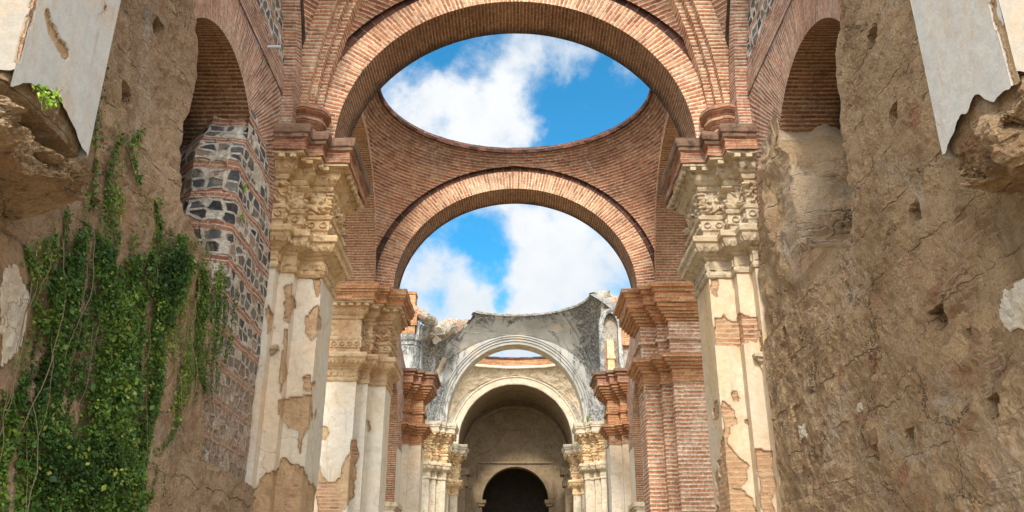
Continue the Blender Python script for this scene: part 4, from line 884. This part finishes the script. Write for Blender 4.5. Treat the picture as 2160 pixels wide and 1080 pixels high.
# rough facing of the side walls (stops at a ragged edge in front of the openings)
IVYTOP = None
def worley(x, y, sd=0):
    i = np.floor(x).astype(np.int64); j = np.floor(y).astype(np.int64); b1 = np.full(x.shape, 9.); b2 = b1.copy(); idv = np.zeros(x.shape)
    for a in (-1, 0, 1):
        for b in (-1, 0, 1):
            ci, cj = i+a, j+b; z = np.zeros_like(ci); d = np.hypot(ci+_h(ci, cj, z, sd)-x, cj+_h(ci, cj, z, sd+1)-y); r = _h(ci, cj, z, sd+2)
            n1 = d < b1; b2 = np.where(n1, b1, np.minimum(b2, d)); idv = np.where(n1, r, idv); b1 = np.where(n1, d, b1)
    return b1, b2, idv
def facing(s, label, mat, edge, holes, patches, x0=5.36, step=.045):
    z = np.unique(np.concatenate([np.arange(GROUND, 12.3, step)] + ([np.linspace(5.28, 5.52, 80)] if s > 0 else [np.linspace(2.18, 2.38, 50), np.linspace(5.4, 6.0, 34)]))); t = np.linspace(0, 1, 320)
    ye = lerp_tab(z, edge) + .10*fbm(z*1.7, z*0+s, None, 5, 21)
    T_, Z = np.meshgrid(t, z, indexing='ij'); y0 = 4.2
    Y = np.minimum(y0+(18.15-y0)*T_, ye[None]); ED = ye[None]-Y
    n1 = fbm(Y*.45, Z*.45, None, 4, 50+s); n2 = fbm(Y*2.2, Z*2.2, None, 5, 60+s, .6); n3 = ridge(Y*1.3, Z*1.0, None, 4, 70+s)
    wy_ = Y+.18*fbm(Y*2, Z*2, None, 3, 7); wz_ = Z+.18*fbm(Y*2+5, Z*2, None, 3, 8); w1, w2, wi = worley(wy_*2.3, wz_*3.1, 4)
    v1, v2, vi = worley(wy_*6+3, wz_*7, 9)
    zone = smooth(-.15, .25, fbm(Y*.6, Z*.6, None, 3, 77))
    X = x0 + .10*n1 + .050*n2 - .015*n3 - zone*(.038*(wi-.4)*smooth(0, .16, w2-w1)) - .018*(vi-.5)*smooth(0, .2, v2-v1) + .03*fbm(Y*9, Z*9, None, 3, 33)
    X = X + (.30 if s < 0 else .30)*smooth(.26, 0., ED)**1.5*smooth(*((2.3, 2.4) if s < 0 else (5.4, 6.0)), Z)
    if s > 0: X = X + .05*smooth(13.0, 14.5, Y)*smooth(3.5, 5.2, Z)
    m = np.zeros_like(X)
    P = np.stack([s*X, Y, Z], -1)
    for (px, py, rr) in holes:
        hy, hz = unx(px, py, s*x0)
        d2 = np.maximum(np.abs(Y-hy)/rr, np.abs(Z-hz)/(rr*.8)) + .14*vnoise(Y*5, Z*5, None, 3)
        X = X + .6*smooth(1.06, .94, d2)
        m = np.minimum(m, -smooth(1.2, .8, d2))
    px, py = proj(P); wx = fbm(Y*2.4, Z*2.4, None, 5, 5)*16; wy = fbm(Y*2.4+30, Z*2.4, None, 5, 6)*16
    for pl in patches: k = inpoly(px+wx, py+wy, pl); m = np.where(k, 1., m); X = X-.025*k
    if s > 0:    # a wandering horizontal ledge where the lower render begins
        zl = 2.35+.25*vnoise(Y*.8, Y*0, None, 9)-.06*(Y-12); X = X - .06*smooth(zl+.02, zl-.05, Z)
    else:
        zl = 2.28+.05*vnoise(Y*2, Y*0, None, 9); X = X - .05*smooth(zl+.02, zl-.04, Z)
    mb = MB(); mb.grid(np.stack([s*X, Y, Z], -1), np.stack([Y, Z], -1), A=m, flip=s < 0, keep=(Y[1:, :-1]-Y[:-1, :-1] > 1e-6) | (Y[1:, 1:]-Y[:-1, 1:] > 1e-6))
    E = np.stack([s*X[-1], Y[-1], Z[-1]], -1); zz = Z[-1]; dep = np.linspace(0, 1, 14)[:, None]
    ex = X[-1][None]*(1-dep)+(6.8)*dep; ey = Y[-1][None]-.25*dep+.12*fbm(dep*4+zz*1.5, zz[None]*1.5+0*dep, None, 4, 3)*np.minimum(1, dep*5)
    mb.grid(np.stack([s*ex, ey, zz[None]+0*dep], -1), np.stack([ex, zz[None]+0*dep], -1), flip=s < 0)
    o = mb.build('rough_wall', mat, None, smooth=False)
    return tag(o, label, 'wall')
EL = [(-1.6, 18.1), (2.2, 18.1), (2.36, 15.2), (3.5, 15.0), (4.6, 14.9), (5.4, 14.4), (6.0, 12.7), (7.2, 12.35), (8.3, 12.55), (8.9, 12.25), (9.4, 11.9), (12.3, 11.7)]
ER = [(-1.6, 18.1), (5.3, 18.1), (5.5, 12.75), (7.4, 12.6), (8.6, 12.4), (9.4, 11.95), (12.3, 11.85)]
HL = [(268, 203, .14), (205, 432, .13), (158, 645, .16), (98, 800, .13), (60, 875, .16), (330, 60, .12)]
HR = [(1840, 78, .13), (1884, 243, .15), (1926, 452, .14), (1653, 700, .14), (1633, 555, .13), (1978, 672, .16), (1677, 870, .15), (1925, 925, .15), (2105, 862, .14), (1853, 955, .12), (1700, 752, .06), (2035, 700, .05)]
PL = [[(0, 560), (30, 550), (58, 620), (55, 680), (40, 750), (0, 780)]]
PR = [[(2110, 620), (2135, 610), (2170, 570), (2170, 690), (2130, 700), (2112, 660)], [(1690, 895), (1702, 900), (1700, 925), (1686, 930)], [(1806, 850), (1818, 848), (1820, 865), (1806, 866)]]
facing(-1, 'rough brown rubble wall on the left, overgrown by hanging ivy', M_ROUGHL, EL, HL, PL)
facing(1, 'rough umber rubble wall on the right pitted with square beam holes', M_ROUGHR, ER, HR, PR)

# ------------------------------------------------------------------ nearest broken pilasters with white plaster
def near_pilaster(s, label, prof, seed, polys, gmat):
    T = thing('broken_pilaster', (s*5, 7.4, GROUND), label, 'pilaster')
    x0, ya, yb_ = 4.5, 6.58, 8.05
    zb = lambda y, z0: z0
    def mk(P):
        return mask_from(polys, 3)(P)
    path = [(6.2, ya), (x0, ya), (x0, yb_), (6.2, yb_)]
    Pn, mit, cum = path_normals(path)
    mb = MB(); z1 = 12.5
    for i, mi in ((0, 0), (1, 1), (2, 0)):
        L = cum[i+1]-cum[i]; k = int(L/.03); t = np.linspace(0, 1, k)
        A = Pn[i][None]*(1-t[:, None])+Pn[i+1][None]*t[:, None]
        lo = 4.42+.16*fbm(t*4+i*9, t*0, None, 4, seed, .5) + (.10*np.sin(t*PI) if i == 1 else 0)
        q = np.linspace(0, 1, 200)[None]; Z = lo[:, None]*(1-q)+z1*q; X = A[:, 0:1]+0*Z; Y = A[:, 1:2]+0*Z
        dd = .008*fbm((X+Y)*1.4, Z*1.4, None, 3, seed); seg = (Pn[i+1]-Pn[i])/L; nn = np.array([-seg[1], seg[0]])
        m = blur(mk(np.stack([s*X, Y, Z], -1)), 1); dd = dd-.03*(m > .5)
        mb.grid(np.stack([s*(X+nn[0]*dd), Y+nn[1]*dd, Z], -1), np.stack([cum[i]+t[:, None]*L+0*Z, Z], -1), A=m, mi=mi, flip=s < 0)
    mb.build('plaster_coat', [gmat, M_PLASW], T)
    # rubble core under the broken edge: lofted, noisy, backing into the wall
    zs = np.array([p[0] for p in prof]); pr = np.array([p[1:] for p in prof])
    zz = np.linspace(zs[0], zs[-1], 230); o_ = np.interp(-zz, -zs, pr[:, 0]); y0_ = np.interp(-zz, -zs, pr[:, 1]); y1_ = np.interp(-zz, -zs, pr[:, 2])
    C = []
    for k in range(len(zz)):
        xf = 5.5-o_[k]; C.append([(5.9, y0_[k]), (xf+.05, y0_[k]), (xf, y0_[k]+.05), (xf, y1_[k]-.05), (xf+.05, y1_[k]), (5.9, y1_[k])])
    C = np.array(C); w = np.concatenate([np.linspace(0, 1, 30)[:-1], np.linspace(1, 2, 4)[:-1], np.linspace(2, 3, 110)[:-1], np.linspace(3, 4, 4)[:-1], np.linspace(4, 5, 30)])
    i0 = np.minimum(w.astype(int), 4); f = (w-i0)[None, :, None]; XY = C[:, i0]*(1-f)+C[:, i0+1]*f
    Z = zz[:, None]+0*XY[..., 0]; X, Y = XY[..., 0], XY[..., 1]
    a = .20*np.clip((4.42-Z)*4, 0, 1)
    w1, w2, wi = worley(Y*3.5+.4*fbm(X*3, Y*3, Z*3, 3, 3), Z*5.5+X*2, seed)
    dx = fbm(X*3.2, Y*3.2, Z*4, 6, seed, .66)*a*1.5 + .5*a*(wi-.5)*smooth(0, .15, w2-w1); dy = fbm(X*2.6+9, Y*2.6, Z*3.4, 6, seed+7, .66)*a*1.5; dz = fbm(X*2, Y*2+9, Z*2, 4, seed+3)*a*.9
    mb = MB(); mb.grid(np.stack([s*(X+dx+.03), Y+dy+.0, Z+dz], -1), np.stack([w[None]+0*Z, Z], -1), flip=s < 0)
    mb.build('rubble_core', M_ROUGHC, T, smooth=False)
near_pilaster(-1, 'nearest white plaster pilaster on the left, broken off above a crumbling brick ledge', [(4.9, .96, 6.62, 8.02), (4.5, .96, 6.62, 8.02), (4.38, .95, 6.6, 8.03), (4.3, .72, 6.62, 7.95), (4.14, .7, 6.6, 8.0), (4.08, 1.12, 6.5, 8.1), (3.78, 1.08, 6.4, 8.1), (3.66, .62, 6.4, 8.0), (3.4, .4, 6.35, 7.8), (3.3, .62, 6.3, 7.0), (2.9, .6, 6.2, 6.9), (2.6, .25, 6.2, 6.9), (2.0, .05, 6, 7)], 5,
    [[(97, 22), (104, 20), (108, 45), (118, 60), (130, 80), (143, 98), (145, 115), (140, 128), (128, 110), (118, 92), (105, 70), (97, 45)], [(70, -10), (84, -10), (74, 30), (60, 70), (48, 110), (40, 135), (30, 130), (42, 90), (58, 40)], [(222, 10), (228, 12), (226, 26), (219, 24)]], M_PLASN)
near_pilaster(1, 'nearest white plaster pilaster on the right, broken off above a lump of dark rubble', [(4.9, .96, 6.62, 8.02), (4.5, .96, 6.62, 8.02), (4.42, .96, 6.6, 8.04), (4.25, .93, 6.62, 8.0), (3.95, .9, 6.62, 8.0), (3.88, .36, 6.7, 7.9), (3.6, .28, 6.5, 7.6), (3.5, .5, 6.2, 7.1), (3.2, .5, 6.2, 7.0), (3.1, .2, 6.2, 7.0), (2.6, .1, 6, 7), (2.0, .05, 6, 7)], 8, [[(2086, -10), (2096, -10), (2105, 40), (2118, 60), (2132, 120), (2146, 170), (2150, 190), (2136, 190), (2128, 150), (2112, 90), (2098, 50)]], M_PLASN)
# lump of rubble clinging to the right pilaster
o = lump('rubble_lump', [(4.60, 7.3, 4.40), (4.62, 7.22, 4.25), (4.66, 7.12, 4.0), (4.72, 7.05, 3.75)], [.08, .2, .24, .16], M_ROUGHC, 13, None, n=20, amp=.55)
tag(o, 'knob of dark crumbling rubble jutting out just below the right white plaster', 'rubble')

# ------------------------------------------------------------------ small brackets on the walls beside the first piers
for s, w in ((-1, 'left'), (1, 'right')):
    y, z = unx(571 if s < 0 else 1607, 752 if s < 0 else 768, s*5.45)
    T = thing('bracket', (s*5.4, y, z), 'small worn moulded bracket sticking out beside the %s nearest pier shaft' % w, 'bracket')
    path = [(5.7, y-.16), (5.42, y-.16), (5.42, y+.16), (5.7, y+.16)]
    mb = MB(); sweep(mb, path, [(0, z-.3), (.02, z-.2), (.06, z-.12), (.05, z-.06), (.13, z), (.14, z+.05), (.2, z+.08), (.2, z+.16), (.15, z+.2), (-.1, z+.22)], s, jitter=.02, seed=3); mb.build('moulded_block', M_OCHRE2, T)
    mb = MB(); sweep(mb, [(5.7, y-.1), (5.46, y-.1), (5.46, y+.1), (5.7, y+.1)], [(0, z-1.2), (0, z-.28)], s, jitter=.01, seed=2); mb.build('stem', M_PLAS, T)
# pipe stub
y, z = unx(562, 99, -WX); A = np.linspace(0, 2*PI, 13)
mb = MB()
for r, q in ((.035, 1), (.028, -1)):
    P = np.stack([np.stack([A*0+xx, y+r*np.cos(A), z+r*np.sin(A)], -1) for xx in (-5.8, -5.28)]); mb.grid(P, flip=q < 0)
P = np.stack([np.stack([A*0-5.28, y+r*np.cos(A), z+r*np.sin(A)], -1) for r in (.035, .028)]); mb.grid(P)
tag(mb.build('drain_pipe', M_PIPE), 'short grey pipe stub sticking out of the basalt masonry at the upper left', 'pipe')
# niche brick in the right lunette
# ------------------------------------------------------------------ ivy
def wallx(Y, Z, s=-1, x0=5.36):
    n1 = fbm(Y*.45, Z*.45, None, 4, 50+s); n2 = fbm(Y*2.2, Z*2.2, None, 5, 60+s, .6)
    return x0+.10*n1+.05*n2
def leaves(mb, P, size, val, nrm=(1, 0, 0)):
    n = len(P); th = RNG.uniform(0, 2*PI, n); nr = np.array(nrm)[None]+RNG.normal(0, .55, (n, 3)); nr[:, 2] += .35; nr /= np.linalg.norm(nr, axis=1)[:, None]
    a = np.cross(nr, np.array([0, 0, 1.])); a /= np.maximum(np.linalg.norm(a, axis=1), 1e-3)[:, None]; b = np.cross(nr, a)
    c, s_ = np.cos(th)[:, None], np.sin(th)[:, None]; u = a*c+b*s_; v = -a*s_+b*c; sz = size[:, None]
    q = np.stack([P-u*sz*1.1, P-v*sz*.75+u*sz*.1, P+u*sz*1.2+nr*sz*.25, P+v*sz*.75+u*sz*.1], 1)
    mb.quads(q, A=val)
main = [(-20, 1100), (-30, 780), (20, 760), (55, 700), (70, 620), (45, 560), (60, 520), (110, 490), (165, 380), (235, 385), (290, 500), (330, 520), (350, 450), (392, 490), (470, 590), (430, 640), (420, 700), (405, 800), (380, 850), (330, 930), (335, 980), (318, 1100)]
upper = [(190, 440), (205, 330), (208, 200), (225, 60), (238, 60), (232, 200), (240, 300), (262, 270), (300, 270), (310, 400), (345, 440), (330, 520), (280, 520)]
main = [(440, 600) if q == (430, 640) else q for q in main]
strands = [[(215, 100), (212, 220), (205, 330), (200, 440)], [(262, 290), (235, 360), (240, 450), (260, 520)], [(330, 420), (338, 480), (330, 560)], [(300, 270), (282, 320), (300, 390)], [(455, 600), (450, 680), (430, 790), (440, 830)], [(475, 590), (478, 660), (470, 740)], [(500, 620), (490, 700), (478, 760)],
           [(60, 520), (70, 600), (95, 700)], [(15, 830), (10, 950), (12, 1080)], [(150, 450), (140, 540), (150, 600)], [(330, 950), (325, 1010), (315, 1075)], [(420, 560), (440, 620), (430, 690)], [(120, 500), (110, 570), (120, 640)], [(385, 820), (375, 900), (335, 960)]]
mb = MB(); N0 = 900000
Y = RNG.uniform(5.2, 16.6, N0); Z = RNG.uniform(-1.6, 8.6, N0); X = wallx(Y, Z)
px, py = proj(np.stack([-X, Y, Z], -1)); wx = fbm(Y*1.6, Z*1.6, None, 4, 91)*34; wy = fbm(Y*1.6, Z*.9, None, 4, 92)*34
im = inpoly(px+wx, py+wy*.6, main); iu = inpoly(px+wx*.5, py+wy, upper)
st = fbm(Y*4.6, Z*.42, None, 5, 93, .6); cl = fbm(Y*1.1, Z*.9, None, 4, 94)
core = inpoly(px, py, [(-30, 1100), (-30, 900), (50, 780), (80, 600), (170, 470), (260, 540), (360, 520), (400, 560), (330, 700), (330, 800), (300, 900), (290, 1100)])
dens = np.where(im, smooth(-.28, .20, st*np.where(core, .80, 1.05)+cl*.4+core*.22), 0); dens = np.maximum(dens, np.where(iu & ~im, smooth(-.08, .35, st)*.55, 0))
kk = RNG.uniform(0, 1, N0) < dens*.5*np.where(core, 1, .7)
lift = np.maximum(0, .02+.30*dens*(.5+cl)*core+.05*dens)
Pl = np.stack([-(X-.02-lift*RNG.uniform(.25, 1, N0)), Y, Z], -1)[kk]
n = len(Pl); c2 = (cl+RNG.normal(0, .25, N0))[kk]
edge = (~core[kk])
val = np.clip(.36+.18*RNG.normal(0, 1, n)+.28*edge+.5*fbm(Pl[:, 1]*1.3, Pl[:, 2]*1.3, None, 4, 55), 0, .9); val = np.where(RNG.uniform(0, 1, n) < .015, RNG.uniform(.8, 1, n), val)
size = np.where(edge, RNG.uniform(.009, .024, n), np.clip(.019*np.exp(.42*RNG.normal(0, 1, n)), .009, .055))
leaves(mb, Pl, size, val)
# bright young shoots in clumps
for (cx_, cy_) in ((300, 690), (330, 730), (275, 815), (345, 880), (205, 1000), (230, 1012), (75, 890), (310, 645), (130, 960), (170, 860), (250, 930), (400, 700), (215, 905)):
    y, z = unx(cx_, cy_, -5.25); m_ = 22
    q = np.stack([np.full(m_, -5.02)+RNG.normal(0, .03, m_), y+RNG.normal(0, .10, m_), z+RNG.normal(0, .05, m_)], -1); leaves(mb, q, RNG.uniform(.016, .032, m_), RNG.uniform(.6, .95, m_))
for q in range(16):
    a = RNG.uniform(335, 468); b = 470+(a-335)*.9+RNG.uniform(-20, 40); strands.append([(a, b), (a+RNG.uniform(-6, 4), b+80), (a-RNG.uniform(0, 14), b+RNG.uniform(150, 290))])
stem = MB()
for sl in strands:
    pts = np.array([(-5.3, *unx(a, b, -5.3)) for a, b in sl]); k = len(pts); t = np.linspace(0, k-1, 60); C = np.stack([np.interp(t, range(k), pts[:, j]) for j in range(3)], -1)
    C[:, 1] += .07*fbm(t*1.6, t*0+k, None, 3, int(sl[0][0])); C[:, 0] = -(wallx(C[:, 1], C[:, 2])-.03); tube3(stem, C, .007, 5)
    m_ = 260; tt = RNG.uniform(0, 59, m_); q = np.stack([np.interp(tt, range(60), C[:, j]) for j in range(3)], -1)+RNG.normal(0, .035, (m_, 3)); q[:, 0] = np.maximum(q[:, 0], -5.33)
    leaves(mb, q, RNG.uniform(.014, .032, m_), np.clip(RNG.normal(.45, .2, m_), 0, .95))
for q in range(80):
    y = RNG.uniform(7.5, 14.5); z1 = RNG.uniform(2, 6.4); L = RNG.uniform(.6, 2.5); t = np.linspace(0, 1, 24); yy = y+.12*fbm(t*3, t*0+q, None, 3, q); zz = z1-L*t
    a_, b_ = proj(np.array([-5.3, y, z1]));
    if not inpoly(a_, b_, main): continue
    tube3(stem, np.stack([-(wallx(yy, zz)-.04-.22*RNG.uniform(0, 1)*np.sin(t*PI)), yy, zz], -1), RNG.uniform(.003, .006), 5)
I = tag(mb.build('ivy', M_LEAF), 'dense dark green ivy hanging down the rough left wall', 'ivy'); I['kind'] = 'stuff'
o = stem.build('ivy_stems', M_BARK); o.parent = I; o.name = 'vine_stem'
# little sprouts rooted in the ledges
def sprout(px, py, X, s, label, nst, h, nl):
    y, z = unx(px, py, X); T = thing('sprout', (X, y, z), label, 'plant')
    st_, lf = MB(), MB()
    for q in range(nst):
        a = RNG.uniform(-.8, .8); t = np.linspace(0, 1, 12); hh = h*RNG.uniform(.5, 1)
        C = np.stack([X+s*-.06*t*np.sin(q)+0*t, y+a*hh*.5*t+.03*np.sin(t*6+q), z+hh*t*(1-.3*t)], -1); tube3(st_, C, .006, 5)
        m_ = nl; tt = RNG.uniform(.2, 1, m_); P = np.stack([np.interp(tt, t, C[:, j]) for j in range(3)], -1)+RNG.normal(0, .025, (m_, 3)); leaves(lf, P, RNG.uniform(.015, .03, m_), RNG.uniform(0, 1, m_))
    st_.build('stem', M_BARK, T); lf.build('foliage', M_SPROUT, T)
sprout(92, 232, -4.42, -1, 'yellow green sprout rooted in the crumbling ledge under the left white plaster', 5, .3, 16)
sprout(118, 240, -4.42, -1, 'taller thin weed standing against the left white plaster', 2, .42, 14)
sprout(512, 408, -5.5, -1, 'small green weed growing on the banded basalt wall below the shadowed arch', 4, .35, 12)
sprout(505, 470, -5.5, -1, 'lower weed clinging to the banded basalt wall', 3, .3, 12)
sprout(1240, 893, 3.9, 1, 'dry tuft of weeds on the right capital at the white arch', 22, .7, 14)

sprout(1008, 667, -2.4, -1, 'tiny weed on the broken left rim of the white vault remnant', 6, .7, 10)
sprout(1285, 622, 5.6, 1, 'tufts of weeds on the rubble above the right transept niche', 9, .5, 10)
# ------------------------------------------------------------------ ground, outer walls
def plane(name, x0, x1, y0, y1, z, mat):
    mb = MB(); mb.quads([[(x0, y0, z), (x1, y0, z), (x1, y1, z), (x0, y1, z)]], [[(x0, y0), (x1, y0), (x1, y1), (x0, y1)]]); o = mb.build(name, mat); o['kind'] = 'structure'; return o
plane('ground', -400, 400, -400, 600, GROUND, M_GROUND)

# ------------------------------------------------------------------ sky
def build_world():
    w = bpy.data.worlds.new('World'); sc.world = w; w.use_nodes = True; t = w.node_tree; t.nodes.clear()
    nd = t.nodes.new; L = t.links.new
    out = nd('ShaderNodeOutputWorld'); bg = nd('ShaderNodeBackground'); L(bg.outputs[0], out.inputs[0])
    sky = nd('ShaderNodeTexSky'); sky.sky_type = 'NISHITA'; sky.sun_disc = False; sky.sun_elevation = SUN_EL; sky.sun_rotation = SUN_ROT; sky.dust_density = .3; sky.ozone_density = 2.
    tc = nd('ShaderNodeTexCoord'); D = tc.outputs['Generated']
    def m(op, a, b=0.):
        n = nd('ShaderNodeMath'); n.operation = op
        for i, v in enumerate((a, b)):
            if isinstance(v, bpy.types.NodeSocket): L(v, n.inputs[i])
            else: n.inputs[i].default_value = v
        return n.outputs[0]
    def noise(scale, det, rough, dist, loc):
        mp = nd('ShaderNodeMapping'); L(D, mp.inputs[0]); mp.inputs['Location'].default_value = loc
        n = nd('ShaderNodeTexNoise'); L(mp.outputs[0], n.inputs['Vector']); n.inputs['Scale'].default_value = scale; n.inputs['Detail'].default_value = det
        n.inputs['Roughness'].default_value = rough; n.inputs['Distortion'].default_value = dist; return n
    def dirn(px, py):
        x = (px-CX)/FOC; u = (CY-py)/FOC; v = np.array([x, math.cos(TH)-u*math.sin(TH), math.sin(TH)+u*math.cos(TH)]); return v/np.linalg.norm(v)
    wn = noise(9, 4, .6, 0, (3, 1, 2)); wv = nd('ShaderNodeVectorMath'); wv.operation = 'MULTIPLY_ADD'; L(wn.outputs[1], wv.inputs[0]); wv.inputs[1].default_value = (.09,)*3; L(D, wv.inputs[2])
    wv2 = nd('ShaderNodeVectorMath'); wv2.operation = 'SUBTRACT'; L(wv.outputs[0], wv2.inputs[0]); wv2.inputs[1].default_value = (.045,)*3
    acc = None
    for px, py, r, wgt in BLOBS:
        c = dirn(px, py); rr = r/FOC
        ds = nd('ShaderNodeVectorMath'); ds.operation = 'DISTANCE'; L(wv2.outputs[0], ds.inputs[0]); ds.inputs[1].default_value = tuple(c)
        mr = nd('ShaderNodeMapRange'); mr.interpolation_type = 'SMOOTHSTEP'; L(ds.outputs['Value'], mr.inputs[0]); mr.inputs[1].default_value = rr*1.25; mr.inputs[2].default_value = rr*.45; mr.inputs[3].default_value = 0; mr.inputs[4].default_value = wgt
        acc = mr.outputs[0] if acc is None else m('ADD', acc, mr.outputs[0])
    n1 = noise(7, 9, .62, .35, (0, 0, 0)).outputs[0]; n2 = noise(22, 7, .65, .3, (5, 2, 1)).outputs[0]
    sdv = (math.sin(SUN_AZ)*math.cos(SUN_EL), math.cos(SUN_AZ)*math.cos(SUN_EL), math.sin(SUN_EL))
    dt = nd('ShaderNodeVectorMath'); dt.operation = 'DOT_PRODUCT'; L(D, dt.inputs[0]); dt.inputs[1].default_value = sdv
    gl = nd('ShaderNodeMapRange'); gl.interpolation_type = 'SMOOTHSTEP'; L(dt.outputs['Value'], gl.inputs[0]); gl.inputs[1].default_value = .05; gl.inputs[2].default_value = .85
    acc = m('ADD', acc, gl.outputs[0])      # unseen cloud round the sun, thickened and brightened as added fill light
    f = m('ADD', m('ADD', m('MULTIPLY', n1, 1.7), m('MULTIPLY', n2, .9)), m('MULTIPLY', acc, .46))
    mr = nd('ShaderNodeMapRange'); mr.interpolation_type = 'SMOOTHSTEP'; L(f, mr.inputs[0]); mr.inputs[1].default_value = 1.10; mr.inputs[2].default_value = 1.78
    tint = nd('ShaderNodeMix'); tint.data_type = 'RGBA'; tint.blend_type = 'MULTIPLY'; tint.inputs[0].default_value = 1; L(sky.outputs[0], tint.inputs[6]); tint.inputs[7].default_value = SKY_TINT
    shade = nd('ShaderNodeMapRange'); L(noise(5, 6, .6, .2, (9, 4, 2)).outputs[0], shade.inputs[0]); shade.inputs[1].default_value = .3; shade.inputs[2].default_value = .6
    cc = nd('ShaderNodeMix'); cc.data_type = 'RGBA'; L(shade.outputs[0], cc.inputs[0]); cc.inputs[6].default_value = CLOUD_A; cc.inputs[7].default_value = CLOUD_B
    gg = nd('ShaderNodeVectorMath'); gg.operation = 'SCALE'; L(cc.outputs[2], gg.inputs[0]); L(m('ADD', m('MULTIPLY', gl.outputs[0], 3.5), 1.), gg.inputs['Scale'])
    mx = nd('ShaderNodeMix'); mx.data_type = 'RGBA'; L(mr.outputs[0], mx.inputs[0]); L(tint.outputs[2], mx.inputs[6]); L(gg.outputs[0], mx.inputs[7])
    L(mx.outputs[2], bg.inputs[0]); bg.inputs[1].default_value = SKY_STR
SUN_EL = math.radians(36); SUN_AZ = math.radians(186)      # behind the camera, soft through thin cloud
SUN_ROT = SUN_AZ
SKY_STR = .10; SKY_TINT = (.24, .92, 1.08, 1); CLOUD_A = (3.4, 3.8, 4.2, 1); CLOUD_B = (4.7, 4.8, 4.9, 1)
BLOBS = [(850, 190, 90, .55), (930, 250, 110, .75), (1030, 260, 100, .7), (1080, 170, 60, .45), (1060, 130, 45, .3), (1180, 120, 80, .2), (1120, 80, 60, .2), (870, 100, 70, -.3), (960, 130, 60, -.35), (1270, 230, 120, -.5), (1180, 290, 70, -.6), (1330, 150, 60, .15), (1310, 190, 60, .55), (1210, 200, 45, .4), (1190, 110, 70, .35), (1100, 90, 60, .3),
         (920, 600, 120, .8), (990, 640, 60, .5), (870, 560, 60, .4), (1200, 560, 150, .9), (1150, 640, 110, .7), (1120, 480, 60, .35), (1250, 470, 80, .5), (1030, 490, 70, -.65), (1020, 560, 45, -.55), (1060, 640, 30, -.5), (960, 470, 60, -.2), (945, 520, 35, -.2), (1000, 530, 30, .1), (1085, 750, 120, .9)]
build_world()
sd = bpy.data.lights.new('Sun', 'SUN'); sd.energy = 2.1; sd.angle = math.radians(7); sd.color = (1, .95, .87)
so = bpy.data.objects.new('Sun', sd); COL.objects.link(so); so.location = (0, -20, 40)
from mathutils import Vector
az = SUN_AZ; dv = Vector((math.sin(az)*math.cos(SUN_EL), math.cos(az)*math.cos(SUN_EL), math.sin(SUN_EL)))
so.rotation_euler = (-dv).to_track_quat('-Z', 'Y').to_euler()

cd = bpy.data.cameras.new('Camera'); co = bpy.data.objects.new('Camera', cd); COL.objects.link(co); sc.camera = co
cd.sensor_width = 36; cd.lens = 36*FOC/2160; cd.shift_x = -(CX-1080)/2160; cd.clip_end = 2000; cd.clip_start = .05
co.rotation_euler = (PI/2+TH, 0, 0)
sc.view_settings.view_transform = 'Standard'; sc.view_settings.look = 'None'; sc.view_settings.gamma = 1; sc.view_settings.exposure = 1.06
sc.cycles.max_bounces = 6; sc.cycles.diffuse_bounces = 4
